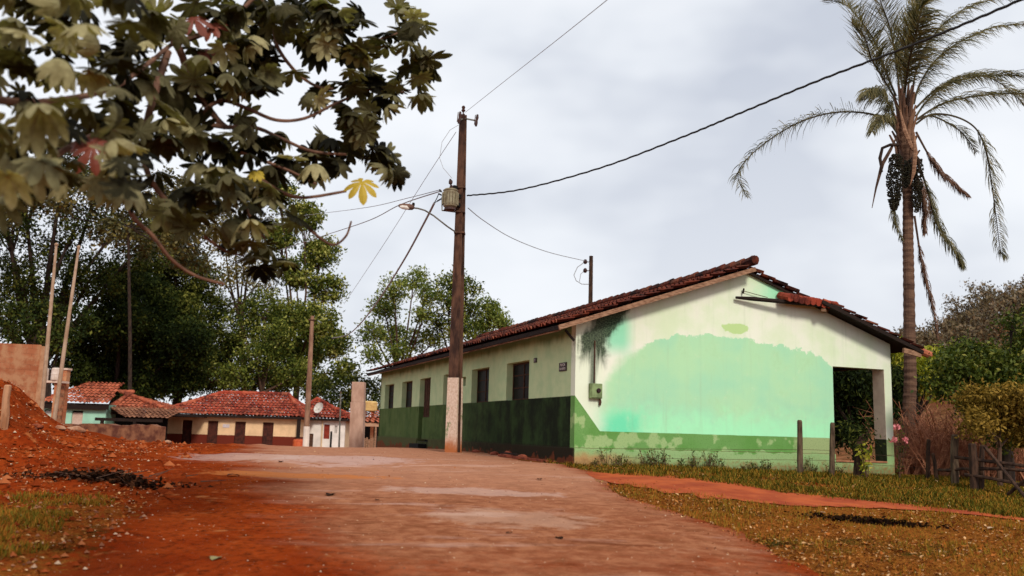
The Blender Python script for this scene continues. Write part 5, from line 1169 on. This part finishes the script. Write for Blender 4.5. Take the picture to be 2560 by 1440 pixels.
CL = [  # px, py, px-radius, count, Y : right-hand clusters first
 (985, 30, 22, 2, 9.2), (1040, 65, 34, 5, 9.3), (960, 112, 24, 3, 9.2), (1012, 112, 22, 2, 9.2), (1062, 150, 22, 4, 9.3), (1035, 185, 30, 4, 9.3), (1060, 238, 24, 4, 9.3), (975, 285, 14, 1, 9.2), (985, 225, 30, 4, 9.2), (915, 215, 40, 8, 9.1), (930, 270, 28, 4, 9.1), (935, 200, 25, 3, 9.1), (880, 160, 40, 8, 9), (870, 60, 44, 7, 8.9), (800, 110, 40, 7, 8.9), (835, 50, 40, 6, 8.8), (790, 30, 40, 6, 8.8), (800, 250, 24, 4, 8.9), (890, 300, 28, 5, 9),
 (900, 350, 34, 7, 9), (950, 400, 30, 6, 9.1), (985, 445, 24, 4, 9.1), (860, 420, 40, 7, 9), (800, 395, 26, 3, 8.9), (900, 440, 24, 4, 9), (950, 480, 22, 2, 9.1), (820, 350, 18, 2, 8.9), (780, 440, 24, 3, 8.8),
 (680, 350, 42, 7, 8.4), (600, 330, 36, 6, 8.2), (620, 380, 40, 6, 8.2), (700, 430, 45, 9, 8.4), (580, 440, 50, 8, 8.1), (650, 500, 45, 8, 8.3), (560, 520, 40, 6, 8.), (500, 470, 40, 6, 7.9), (520, 400, 40, 5, 8), (480, 540, 40, 5, 7.9), (560, 590, 36, 5, 8.1), (640, 620, 40, 7, 8.2), (670, 685, 26, 3, 8.3), (600, 560, 30, 4, 8.1), (720, 560, 30, 3, 8.5), (700, 660, 30, 3, 8.4), (640, 580, 30, 4, 8.2),
 (580, 130, 60, 16, 8.2), (620, 200, 50, 14, 8.3), (660, 120, 40, 8, 8.4), (700, 40, 60, 14, 8.4), (600, 40, 60, 14, 8.2), (500, 60, 60, 14, 8), (560, 230, 40, 8, 8.2), (520, 150, 45, 9, 8.), (450, 270, 45, 9, 7.8), (400, 60, 60, 12, 7.6), (380, 180, 45, 9, 7.5), (330, 300, 50, 9, 7.2), (420, 330, 36, 6, 7.6), (400, 380, 34, 4, 7.5), (320, 100, 50, 9, 7.2), (300, 420, 60, 9, 7.1), (250, 350, 50, 7, 6.8), (740, 180, 28, 3, 8.6), (480, 340, 36, 5, 7.9), (760, 90, 26, 3, 8.7), (480, 210, 30, 5, 7.9), (340, 480, 40, 6, 7.2), (420, 450, 30, 3, 7.5), (440, 560, 40, 4, 7.6),
]
rg = random.Random(21); VV = []; FA = []; petV = MB()
def add_leaf(px, py, Y, L_, v, tilt=None):
    if any((px - a) ** 2 + (py - b) ** 2 < c * c for a, b, c in ((905, 440, 62), (905, 500, 50), (505, 60, 44), (232, 370, 38), (450, 30, 20), (740, 150, 26), (435, 420, 30), (345, 70, 20), (560, 300, 18))): return
    c = cl_(px, py, Y); T, f = place(c, L_, rg, v, tilt); VV.append(T); FA.extend(f)
    petV.tube([c, c + [rg.uniform(-.05, .05), rg.uniform(-.1, .1), rg.uniform(.03, .07)], c + [rg.uniform(-.14, .05), rg.uniform(-.1, .1), rg.uniform(.05, .12)]], [.004, .0045, .006], 4, cap=False)
for (px, py, r, n_, Y) in CL:
    for i in range(int(n_ * (1.35 if px > 720 else .9) + .5)):
        a = rg.uniform(0, 6.28); q = math.sqrt(rg.random()) * r; dY = rg.uniform(-.5, .5)
        v = rg.choice([.05, .12, .25, .35, .45, .55, .7, .85]) + (.1 if dY < -.2 else 0)
        add_leaf(px + q * math.cos(a), py + q * math.sin(a) * .9 - 12, Y + dY, rg.uniform(.19, .28), v)
# nearer, larger leaves at the far left, warm light painted in as paler tones
for i in range(150):
    px = rg.uniform(-80, 330); py = rg.uniform(-60, 500)
    if (px - 115) ** 2 + (py - 22) ** 2 < 26 ** 2 or (px - 300) ** 2 + (py - 100) ** 2 < 24 ** 2: continue
    if py > 470 and px > 160: continue
    Y = rg.uniform(4.8, 7.4); add_leaf(px, py, Y, rg.uniform(.15, .24), rg.choice([.08, .15, .3, .45, .6, .75, .9, .95]))
for (px, py, Y, v, L_) in ((105, 270, 4.7, .8, .26), (160, 150, 4.8, .95, .2), (215, 60, 4.8, .97, .22), (60, 80, 4.7, .98, .2), (280, 350, 5, .85, .22), (570, 440, 7.4, .6, .26), (20, 440, 4.6, .97, .22), (600, 340, 7.6, .6, .22), (300, 220, 5.4, .7, .18)):
    add_leaf(px, py, Y, L_, v, tilt=.5)
np_mesh('crown', np.concatenate(VV), 4, FA, L_cec, CE)
def one_leaf(px, py, Y, L_, cols, label, seed, tilt=.9):
    r2 = random.Random(seed); c = cl_(px, py, Y); T = cec_leaf(r2, L_, .45)
    M = Matrix.Rotation(r2.uniform(-.4, .4), 3, 'Z') @ Matrix.Rotation(tilt, 3, 'X') @ Matrix.Rotation(-PI / 2 + r2.uniform(-.3, .3), 3, 'Z')
    T = T @ np.array(M).T + c; o = np_mesh('leaf', T, 4, [r2.random()] * (len(T) // 4), cols, CE); o['label'] = label
L_yel = leafmat('yellow_leaf', [(.50, .36, .04), (.42, .30, .03)], .25); L_red = leafmat('red_leaf', [(.24, .06, .035), (.15, .035, .02)], .15)
one_leaf(905, 455, 8.6, .26, L_yel, 'bright yellow lobed leaf at the right tip', 1, .95); one_leaf(485, 45, 7.6, .24, L_red, 'rusty red lobed leaf near the top', 2); one_leaf(530, 60, 7.7, .22, L_red, 'rusty red lobed leaf near the top', 3)
one_leaf(235, 365, 6.2, .24, L_red, 'hanging red folded leaf', 4, 1.2); one_leaf(215, 345, 6.3, .18, L_red, 'hanging red folded leaf', 5, .8); one_leaf(640, 430, 7.9, .12, L_yel, 'small orange-yellow leaf', 6); one_leaf(520, 125, 7.9, .20, L_red, 'rusty red lobed leaf near the top', 7)

# ------------------------------------------------------------------ posts, wire, fence, roses on the right
p1, d1 = post(2000, 1183, 1050, 19.6, .062, M_post, 'fence_post', 'weathered round fence post before the gable, left of the porch opening', 'weathered posts before the gable', lean=-1)
p2, d2 = post(2079, 1186, 1056, 19.9, .060, M_post, 'fence_post', 'weathered round fence post at the left edge of the porch opening', 'weathered posts before the gable', lean=2)
wz0 = [at(2000, 1126, 19.6), at(2079, 1128, 19.9)]
M_bw = simple('rusty_wire', (.10, .05, .03), (.05, .025, .015), 20, .8, 0)
for (ya, yb, yc, lab) in ((1118, 1124, 1127, 'upper rusty fence wire stretched before the gable'), (1142, 1150, 1152, 'lower rusty fence wire stretched before the gable')):
    wire('fence_wire', [at(1560, ya + 2, 18.9), at(1780, (ya + yb) / 2 + 2, 19.2), at(2000, yb, 19.55), at(2079, yc, 19.85), at(2160, yc + 8, 20.3), at(2330, yc + 20, 21.2)], .004, M_bw, lab, 'wire', 40)
q = at(2146, 1192, 19.9); z0 = h1(q[0], q[1]); st_ = thing('tree_stump', (q[0], q[1], z0), 'dark leafy stump standing before the porch sill', 'stump'); zt = at(2146, 1085, 19.9)[2] - z0
MB().tube([(0, 0, -.2), (0, 0, .1), (.03, 0, zt * .4), (.06, 0, zt * .75), (.12, 0, zt)], [.17, .12, .10, .12, .05], 9, wob=.3).tube([(.05, 0, zt * .7), (.2, .02, zt * .95), (.28, 0, zt * 1.15)], [.06, .04, .02], 6, wob=.2).build('trunk', M_postdk, st_)
rg2 = np.random.default_rng(3); PP = np.concatenate([np.array([.08, 0, zt * .85]) + rg2.normal(size=(420, 3)) * [.17, .14, .20], np.array([-.05, 0, zt * 1.2]) + rg2.normal(size=(160, 3)) * [.2, .15, .12]])
np_mesh('leaves', leafquads(PP, .11, .6, .32, rg2), 4, rg2.uniform(0, .8, len(PP)), L_dark, st_)
def sprig(px, py, Y, h, n_, seed, lm, label, name='leafy_weed', cat='weed', leaf=.07, group=None, spread=.25, stems=5, sm=None):
    rg = random.Random(seed); q = at(px, py, Y); z0 = h1(q[0], q[1]); r_ = thing(name, (q[0], q[1], z0), label, cat, group); mb = MB(); P = []
    for s in range(stems):
        a = rg.uniform(0, 6.28); l = h * rg.uniform(.6, 1.1); t = np.array([math.cos(a) * spread * rg.random(), math.sin(a) * spread * rg.random() * .6, l]); m_ = t * .5 + [0, 0, l * .08]
        mb.tube([(0, 0, -.03), m_, t], [.008, .006, .003], 4)
        for k in range(n_ // stems): u = rg.uniform(.2, 1); P.append((t * u if u > .5 else m_ * u * 2) + np.array([rg.gauss(0, .02), rg.gauss(0, .02), rg.gauss(0, .015)]))
    mb.build('stems', sm or M_bark2, r_); P = np.array(P); r2 = np.random.default_rng(seed)
    np_mesh('leaves', leafquads(P, leaf, -.2, .35, r2), 4, r2.uniform(0, 1, len(P)), lm, r_); return r_
sprig(2168, 1195, 19.6, .75, 60, 5, L_mango, 'young yellow-green leafy sapling beside the dark stump', 'sapling', 'sapling', .16, spread=.45)
rb = sprig(2248, 1200, 20.2, 1.15, 110, 6, L_citrus, 'rose bush with three pink blooms at the right corner pillar', 'rose_bush', 'rose bush', .08, spread=.22, stems=6)
L_rose = leafmat('pink_petal', [(.66, .20, .22), (.50, .12, .15), (.75, .30, .30)], .15)
for (px, py) in ((2242, 1069), (2236, 1102), (2263, 1101)):
    c = at(px, py, 20.1) - np.array(rb.location); r2 = np.random.default_rng(px); V = []
    d = r2.normal(size=(46, 3)); d /= np.linalg.norm(d, axis=1)[:, None]
    np_mesh('bloom', leafquads(c + d * .03, .05, 0, 1.1, r2, dirs=d * .4 + r2.normal(size=(46, 3)) * .5 + [0, 0, .3]), 4, r2.uniform(0, 1, 46), L_rose, rb)
    MB().tube([c, c * [.6, .6, .6]], [.006, .007], 4).build('stem', M_bark2, rb)
# weeds at the wall foot
k = 0; wl = []
rg = random.Random(8)
for i in range(34):
    b = rg.uniform(.3, 6.6); wl.append(b)
for i, b in enumerate(sorted(wl)):
    wx, wy, _ = b2w(b, -rg.uniform(.12, .45)); r_ = thing('weed', (wx, wy, h1(wx, wy)), 'scruffy weed growing along the foot of the gable wall', 'weed', 'weeds along the gable foot')
    hh = rg.choice([.16, .22, .3, .42]) ; mb = MB(); P = []
    for s in range(5):
        a = rg.uniform(0, 6.28); t = np.array([math.cos(a) * hh * .4, math.sin(a) * hh * .25, hh * rg.uniform(.6, 1)]); mb.tube([(0, 0, -.02), t * .5, t], [.006, .005, .002], 3)
        for _ in range(12): P.append(t * rg.uniform(.15, 1) + np.array([rg.gauss(0, .02), rg.gauss(0, .02), 0]))
    mb.build('stems', M_bark2, r_); r2 = np.random.default_rng(i); np_mesh('leaves', leafquads(np.array(P), .055, -.1, .4, r2), 4, r2.uniform(0, 1, len(P)), L_citrus if i % 3 else L_olive, r_)
# rustic fence on the right
RF = [(2318, 1218, 1098, 20.5, .05, 'thin leaning fence stake right of the rose bush', 4), (2346, 1222, 1133, 20.2, .045, 'short black fence stake leaning left before the brown scrub', -14), (2388, 1232, 1086, 19., .085, 'thick pale knotty gate post, leftmost post of the rustic gate', 0), (2438, 1250, 1108, 18.2, .085, 'thick twisted gate post carrying the crossing poles', -8), (2452, 1248, 1112, 18.3, .055, 'slimmer gate post paired with the thick twisted one', 4), (2192, 1152, 1130, 27, .05, 'small dark stake seen through the porch opening', 0)]
for px, pb_, pt, Y, w_, lab, ln_ in RF: post(px, pb_, pt, Y, w_, M_postdk if 'black' in lab or 'dark' in lab else M_post if 'pale' in lab else M_postdk, 'fence_stake' if 'stake' in lab else 'gate_post', lab, 'posts of the rustic fence', lean=ln_)
RAILS = [((2388, 1143), (2700, 1182), 18.6, 16.5, 'topmost rough pole of the rustic gate'), ((2346, 1175), (2470, 1172), 19.3, 18.3, 'short level pole left of the twisted gate post'), ((2450, 1172), (2700, 1182), 18.2, 16.8, 'second rough pole of the gate, reaching the right edge'), ((2412, 1186), (2700, 1232), 18.3, 16.6, 'third rough pole of the gate, sloping down to the right'), ((2345, 1222), (2600, 1268), 19.6, 17., 'lowest rough pole near the ground by the gate'), ((2462, 1118), (2600, 1290), 18.1, 16.6, 'long diagonal brace pole crossing the gate rails'), ((2486, 1262), (2620, 1160), 17.8, 16.6, 'diagonal pole rising right and making an X in the gate')]
for (a, b, Ya, Yb, lab) in RAILS:
    A_ = at(*a, Ya); B_ = at(*b, Yb); m_ = (A_ + B_) / 2 + [0, 0, random.uniform(-.03, .03)]; r_ = thing('rail_pole', A_, lab, 'fence rail', 'poles of the rustic gate')
    MB().tube([A_ - A_, (m_ - A_) * .5 + [0, 0, random.uniform(-.02, .02)], m_ - A_, (m_ + B_) / 2 - A_ + [0, 0, random.uniform(-.02, .02)], B_ - A_], [.036, .034, .032, .034, .026], 7, wob=.3).build('timber', M_postdk, r_)
# dry scrub beyond the fence
def scrub():
    r2 = random.Random(9); V = []; fa = []
    protos = []
    for k in range(5):
        mb = MB()
        for s in range(9):
            a = r2.uniform(0, 6.28); l = r2.uniform(.5, 1.3); t = np.array([math.cos(a) * l * .6, math.sin(a) * l * .6, l]); m_ = t * .5 + [r2.uniform(-.1, .1), r2.uniform(-.1, .1), 0]
            mb.tube([(0, 0, -.1), m_, t], [.016, .010, .004], 4, cap=False)
            for q in range(6):
                u = r2.uniform(.3, .95); s0 = t * u; a2 = r2.uniform(0, 6.28); s1 = s0 + np.array([math.cos(a2), math.sin(a2), r2.uniform(0, 1.2)]) * r2.uniform(.1, .4)
                mb.tube([s0, s1], [.006, .002], 3, cap=False)
        r_ = thing('dry_shrub', (0, 0, 0), 'bare brown twiggy shrub in the scrub beyond the fence', 'shrub', 'bare shrubs beyond the fence'); mb.build('twigs', M_twig, r_); protos.append(r_)
    for i in range(210):
        Yd = 22.5 + 30 * r2.random() ** 1.6; px = r2.uniform(2235, 2640); q = at(px, 1150, Yd)
        if q[0] < 9.8 + .0 * Yd and Yd < 24: continue
        k = i % 5
        if i < 5: o = protos[k]
        else:
            o = protos[k].copy(); COL.objects.link(o); c = protos[k].children[0].copy(); COL.objects.link(c); c.parent = o
        o.location = (q[0], Yd, h1(q[0], Yd)); o.rotation_euler = (0, 0, r2.uniform(0, 6.28)); s = r2.uniform(.8, 1.7); o.scale = (s, s, s)
M_twig = simple('dry_twigs', (.48, .21, .11), (.28, .10, .055), 9, .95, 0)
scrub()

# ------------------------------------------------------------------ grass, leaf litter, pebbles
def blades(n, xr, yr, keep, hmin, hmax, w_, cols_v, mat, name, seed, lean=.5):
    r2 = np.random.default_rng(seed); x = r2.uniform(*xr, n); y = yr[0] + (yr[1] - yr[0]) * r2.uniform(0, 1, n) ** 1.25
    m = keep(x, y, r2); x, y = x[m], y[m]; z = H(x, y); n = len(x)
    h = r2.uniform(hmin, hmax, n) * (.55 + 1.6 * np.clip(vnoise(x, y, .45, 77) + .35, 0, 1)); a = r2.uniform(0, 6.28, n); l = r2.uniform(.1, lean, n) * h
    ca, sa = np.cos(a), np.sin(a); wx, wy = -sa * w_, ca * w_
    p0 = np.stack([x - wx, y - wy, z - .01], 1); p1 = np.stack([x + wx, y + wy, z - .01], 1); p2 = np.stack([x + ca * l + wx * .3, y + sa * l + wy * .3, z + h], 1); p3 = np.stack([x + ca * l - wx * .3, y + sa * l - wy * .3, z + h], 1)
    V = np.stack([p0, p1, p2, p3], 1).reshape(-1, 3); o = np_mesh(name, V, 4, r2.uniform(*cols_v, n), mat); tag(o, kind='stuff'); return o
def track_y(x):
    c = (TUa[:, :2] + TLa[:, :2]) / 2; o = np.argsort(c[:, 0]); return np.interp(x, c[o, 0], c[o, 1])
def dist_track(x, y): return np.abs(y - track_y(x))
def tr_half(x):
    hw = np.abs(TUa[:, 1] - TLa[:, 1]) / 2; o = np.argsort(TUa[:, 0]); return np.interp(x, TUa[o, 0], hw[o])
def kr(x, y, r2):
    d = x - road_r(y) + vnoise(x, y, .5, 50) * .5
    on = (d > -.06) & ((dist_track(x, y) > tr_half(x) * 1.0 - .12 + r2.uniform(-.15, .15, len(x)) + vnoise(x, y, .5, 57) * .35) | (x < TUa[0][0]))
    cl = vnoise(x, y, .9, 51) + vnoise(x, y, .3, 52) * .6 + .35 * sst((y - track_y(x) - .2) / .5)
    return on & (cl > -.12 + r2.uniform(-.2, .2, len(x))) & ~((np.abs((x - AX) * math.sin(-TH) + (y - AY) * math.cos(TH)) < 30) & (((x - AX) * -math.sin(TH) + (y - AY) * math.cos(TH)) > -.02) & (((x - AX) * math.cos(TH) + (y - AY) * math.sin(TH)) > -.3) & (((x - AX) * math.cos(TH) + (y - AY) * math.sin(TH)) < 8.6))
L_grass = leafmat('verge_grass', [(.018, .022, .004), (.06, .065, .010), (.15, .115, .015), (.30, .15, .024), (.32, .095, .016)], .12, .8, .0)
L_dry = leafmat('dead_leaf_litter', [(.035, .010, .004), (.17, .042, .009), (.36, .105, .022), (.46, .19, .055), (.70, .46, .24)], 0, .9, .0)
def kr_up(x, y, r2): return kr(x, y, r2) & (y > track_y(x))
def kr_lo(x, y, r2): return kr(x, y, r2) & (y < track_y(x)) & (r2.uniform(0, 1, len(x)) < .62)
blades(130000, (.8, 15), (13, 23), kr_up, .015, .075, .011, (0, .85), L_grass, 'grass', 1, 1.6)
blades(110000, (1.5, 12), (6.5, 19), kr_lo, .012, .05, .007, (.42, 1), L_grass, 'grass', 2, 1.2)
def kl(x, y, r2): return (x < road_l(y) - .9 + vnoise(x, y, .8, 61) * .8) & (vnoise(x, y, .7, 62) + vnoise(x, y, .25, 63) * .7 > -.05) & (y < 12.5 + vnoise(x, 0, 1, 64))
blades(80000, (-7.5, -1.2), (5, 13), kl, .02, .07, .009, (.3, 1), L_grass, 'grass', 3, 1.2)
def flakes(n, xr, yr, keep, size, mat, name, seed, cols_v=(0, 1), power=1.2):
    r2 = np.random.default_rng(seed); x = r2.uniform(*xr, n); y = yr[0] + (yr[1] - yr[0]) * r2.uniform(0, 1, n) ** power; m = keep(x, y, r2); x, y = x[m], y[m]; n = len(x)
    P = np.stack([x, y, H(x, y) + .006], 1); d = r2.normal(size=(n, 3)); d[:, 2] = np.abs(d[:, 2]) * .22; d /= np.linalg.norm(d, axis=1)[:, None]
    s = np.cross(d, np.array([0, 0, 1.]) + r2.normal(size=(n, 3)) * .15); s /= np.linalg.norm(s, axis=1)[:, None]; L_ = (size * r2.uniform(.4, 1.5, n) ** 1.3)[:, None]; nn = np.cross(s, d)
    V = np.stack([P, P + d * L_ * .5 + s * L_ * .28 + nn * L_ * .1, P + d * L_, P + d * L_ * .45 - s * L_ * .25 + nn * L_ * .12], 1).reshape(-1, 3)
    o = np_mesh(name, V, 4, r2.uniform(*cols_v, n) ** 1.3, mat); return tag(o, kind='stuff')
def kf(x, y, r2): return (x > road_r(y) - .16) & (vnoise(x, y, 1.1, 71) + r2.uniform(-.35, .45, len(x)) > -.05) & ((dist_track(x, y) > tr_half(x)) | (r2.uniform(0, 1, len(x)) < .05))
flakes(110000, (1.5, 13), (6.5, 20), kf, .035, L_dry, 'leaf_litter', 5)
flakes(900, (1.5, 13), (6.5, 20), kf, .09, L_dry, 'leaf_litter', 6, (.5, 1))
def kfl(x, y, r2): return (x < road_l(y) - .3) & (vnoise(x, y, .9, 81) + r2.uniform(-.3, .4, len(x)) > 0)
flakes(30000, (-12, -1.), (5, 20), kfl, .045, L_dry, 'leaf_litter', 7, (0, 1))
flakes(2600, (-6, 4), (6, 28), lambda x, y, r2: (x > road_l(y)) & (x < road_r(y)) & (vnoise(x, y, 1.3, 91) + r2.uniform(-.3, .5, len(x)) > .05), .028, bpy.data.materials['curled_dead_leaf'] if 'curled_dead_leaf' in bpy.data.materials else L_dry, 'leaf_litter', 17)
# pebbles: small gravel on road and bank
def pebbles(n, xr, yr, keep, smin, smax, mat, name, seed):
    r2 = np.random.default_rng(seed); x = r2.uniform(*xr, n); y = yr[0] + (yr[1] - yr[0]) * r2.uniform(0, 1, n) ** 1.3; m = keep(x, y, r2); x, y = x[m], y[m]; n = len(x)
    c = np.stack([x, y, H(x, y) + .012], 1); s = (smin + (smax - smin) * r2.uniform(0, 1, n) ** 3)[:, None]
    oc = np.array([(1, 0, 0), (0, 1, 0), (-1, 0, 0), (0, -1, 0), (0, 0, .8), (0, 0, -.6)]); tri = [(0, 1, 4), (1, 2, 4), (2, 3, 4), (3, 0, 4)]
    pts = c[:, None, :] + oc[None] * s[:, None, :] * r2.uniform(.6, 1.3, (n, 6, 1)); V = pts[:, tri, :].reshape(-1, 3)
    o = np_mesh(name, V, 3, np.repeat(r2.uniform(0, 1, n), 4), mat); return tag(o, kind='stuff')
L_peb = leafmat('pebble_stone', [(.10, .03, .015), (.24, .09, .04), (.36, .17, .09), (.55, .40, .27)], 0, .9)
pebbles(5200, (-6, 4), (6, 26), lambda x, y, r: (x > road_l(y)) & (x < road_r(y)), .003, .016, L_peb, 'gravel', 8)
pebbles(9000, (-14, -1.5), (5, 26), lambda x, y, r: (x < road_l(y)), .005, .035, L_peb, 'gravel', 9)
M_clod = leafmat('red_earth_clod', [(.09, .016, .005), (.17, .028, .007), (.28, .055, .014), (.36, .12, .045)], 0, .95, 0)
pebbles(7000, (-17, -4), (13, 30), lambda x, y, r: (x < -.30 * y - .6) & (vnoise(x, y, 1.2, 95) + r.uniform(-.3, .3, len(x)) > .02), .012, .10, M_clod, 'earth_clods', 19)  # loose clods of red earth on the mound and bank
pebbles(2600, (-9, -2), (6, 16), lambda x, y, r: (x < road_l(y)), .008, .05, M_clod, 'earth_clods', 20)  # more red earth clods left of the road
# single fallen leaves and stones on the road
def ground_leaf(px, py, L_, label, seed, mat, name='fallen_leaf'):
    q = hit(px, py); r2 = random.Random(seed); V = []; n_ = 7; rot = r2.uniform(0, 6.28)
    for i in range(n_):
        t0, t1 = i / n_, (i + 1) / n_; w = lambda t: .30 * math.sin(PI * min(1, t * .93 + .04)) ** .7 * (1 + .25 * math.sin(t * 19)); zc = lambda t: .10 * math.sin(t * 3.1) + .02
        for s in (-1, 1):
            a = [(t0, 0, zc(t0)), (t0, s * w(t0), zc(t0) + .05), (t1, s * w(t1), zc(t1) + .05), (t1, 0, zc(t1))]; V += a if s > 0 else a[::-1]
    V = np.array(V) * L_; c, s = math.cos(rot), math.sin(rot); V = V @ np.array([[c, s, 0], [-s, c, 0], [0, 0, 1]])
    r_ = np_mesh(name, V, 4, [r2.random()] * (len(V) // 4), mat); r_.location = (q[0], q[1], q[2] + .015); tag(r_, label, 'leaf', 'fallen leaves on the road'); return r_
L_fall = leafmat('curled_dead_leaf', [(.02, .008, .004), (.05, .018, .009), (.10, .035, .018)], 0, .9, .05); L_fallg = leafmat('yellowing_leaf', [(.20, .17, .05), (.26, .2, .06)])
L_pale = leafmat('pale_dead_leaf', [(.50, .34, .22), (.42, .27, .16)])
for i, (px, py, L_, m_, lab) in enumerate([(530, 1407, .17, L_fallg, 'green-yellow curled leaf at the bottom of the road'), (820, 1243, .22, L_fall, 'dark curled leaf in the middle of the road'), (598, 1193, .22, L_fall, 'dark leaf on the road near its left side'), (1345, 1201, .16, L_fall, 'dark leaf on the road before the building corner'), (1405, 1352, .13, L_fall, 'brown leaf on the right half of the road'), (940, 1254, .10, L_fall, 'small dark leaf just right of the middle leaf'), (1830, 1130, .0, L_fall, ''), (2490, 1325, .16, L_pale, 'pale dead leaf in the litter at the right edge'), (2065, 1287, .12, L_pale, 'pale dead leaf lying just below the red track'), (2140, 1240, .12, L_pale, 'pale dead leaf on the grass above the red track'), (700, 1158, .16, L_fall, 'dark leaf far up the road'), (1265, 1338, .09, L_fall, 'small dark leaf in the road centre right')]):
    if L_: ground_leaf(px, py, L_, lab, i + 3, m_)
def rock(px, py, r, label, seed, m, flat=.6, group='stones on the red bank'):
    q = hit(px, py); r2 = random.Random(seed); bm = bmesh.new(); bmesh.ops.create_icosphere(bm, subdivisions=3, radius=r)
    for v in bm.verts:
        n_ = mnoise.noise(v.co / r * 1.1 + Vector((seed * 3.1, 0, 0))) * .45 + mnoise.noise(v.co / r * 3. + Vector((seed, 5, 0))) * .15; v.co *= 1 + n_; v.co.z *= flat; v.co.x *= 1.3
    me = bpy.data.meshes.new('stone'); bm.to_mesh(me); bm.free(); me.materials.append(m); o = bpy.data.objects.new('stone', me); COL.objects.link(o); o.location = (q[0], q[1], q[2] + r * flat * .3); o.rotation_euler = (0, 0, r2.uniform(0, 6)); return tag(o, label, 'stone', group)
M_rk = simple('pale_earthy_stone', (.42, .24, .15), (.28, .11, .055), 4, .95, .6, .02); M_rk2 = simple('red_clod', (.26, .06, .022), (.13, .028, .012), 5, .95, .8, .03)
rock(190, 1077, .17, 'largest pale stone at the foot of the low wall', 1, M_rk); rock(150, 1072, .10, 'small pale stone left of the largest one', 2, M_rk); rock(385, 1085, .2, 'pale boulder at the right end of the low wall', 3, M_rk)
rock(300, 1095, .09, 'reddish clod below the middle of the low wall', 4, M_rk2); rock(90, 1070, .10, 'reddish clod on the bank under the block wall', 5, M_rk2); rock(420, 1108, .10, 'small stone by the corner of the cream house', 7, M_rk)
# heap of dark dead leaves and sticks in the left foreground
q0 = hit(250, 1197); dh = thing('debris_heap', q0, 'dark heap of dead leaves and twigs on the red soil at left', 'debris heap')
def flatdir(r2, n):
    d = r2.normal(size=(n, 3)); d[:, 2] *= .25; return d / np.linalg.norm(d, axis=1)[:, None]
r2 = np.random.default_rng(12); n_ = 1300; x = r2.normal(size=n_) * .62; y = r2.normal(size=n_) * .16 - x * .30 + .12 * np.sin(x * 5); z = H(q0[0] + x, q0[1] + y) - q0[2] + np.abs(r2.normal(size=n_)) * .05 * np.exp(-x ** 2) + .01
np_mesh('leaves', leafquads(np.stack([x, y, z], 1), .10, 0, .5, r2, dirs=flatdir(r2, n_)), 4, r2.uniform(0, 1, n_) ** 1.4, leafmat('rotting_leaf', [(.008, .004, .002), (.025, .010, .005), (.10, .035, .015)], 0, .95, .03), dh)
mb = MB(); rg = random.Random(31)
for i in range(26):
    a = rg.uniform(0, 6.28); xx, yy = rg.gauss(0, .5), rg.gauss(0, .25); l = rg.uniform(.15, .5); zz = h1(q0[0] + xx, q0[1] + yy) - q0[2] + .05
    mb.tube([(xx, yy, zz), (xx + math.cos(a) * l, yy + math.sin(a) * l, zz + rg.uniform(0, .12))], [.009, .004], 4)
mb.build('twigs', M_bark2, dh)
q0 = hit(2175, 1307); dh = thing('debris_heap', q0, 'long dark patch of rotting leaves in the litter at lower right', 'debris heap')
r2 = np.random.default_rng(13); n_ = 900; x = r2.normal(size=n_) * .36; y = r2.normal(size=n_) * .13 - x * .18; z = H(q0[0] + x, q0[1] + y) - q0[2] + np.abs(r2.normal(size=n_)) * .02 + .012
np_mesh('leaves', leafquads(np.stack([x, y, z], 1), .07, 0, .5, r2, dirs=flatdir(r2, n_)), 4, r2.uniform(0, .35, n_), bpy.data.materials['rotting_leaf'], dh)
# a broken tile heap and the timber lying at the long wall foot
lg = at(1270, 1150, 20.9); a0_ = b2w(-.45, 3.4); a1_ = b2w(-.35, .2)
lo = thing('fallen_timber', (a0_[0], a0_[1], h1(*a0_[:2])), 'reddish plank lying on the ground along the long wall near the corner', 'plank')
v1 = np.array([a1_[0] - a0_[0], a1_[1] - a0_[1], h1(*a1_[:2]) - h1(*a0_[:2]) + .03])
MB().beam((0, 0, .05), v1, .09, .05).build('plank', simple('red_dusty_wood', (.30, .07, .03), (.14, .03, .015), 6, .9, .4), lo); MB().beam((.05, .0, .11), v1 * .35 + [0, .05, .10], .05, .04).build('batten', M_wood_dk, lo)
for i, (b, a, r, lab) in enumerate(((-.18, 2.6, .10, 'broken red brick by the wall foot, nearest the corner'), (-.22, 3.5, .13, 'largest broken red brick by the wall foot'), (-.16, 4.6, .09, 'broken red brick by the wall foot, third from the corner'), (-.2, 6.0, .08, 'broken red brick by the wall foot below the second window'))):
    wx, wy, _ = b2w(b, a); o = rock(1300, 1150, r, lab, 20 + i, simple('broken_brick', (.30, .08, .04), (.16, .035, .02), 6, .9, .5) if i == 0 else bpy.data.materials['broken_brick'], .8, 'broken bricks at the wall foot'); o.location = (wx, wy, h1(wx, wy) + r * .3); o.name = 'brick_piece'; o['category'] = 'brick'
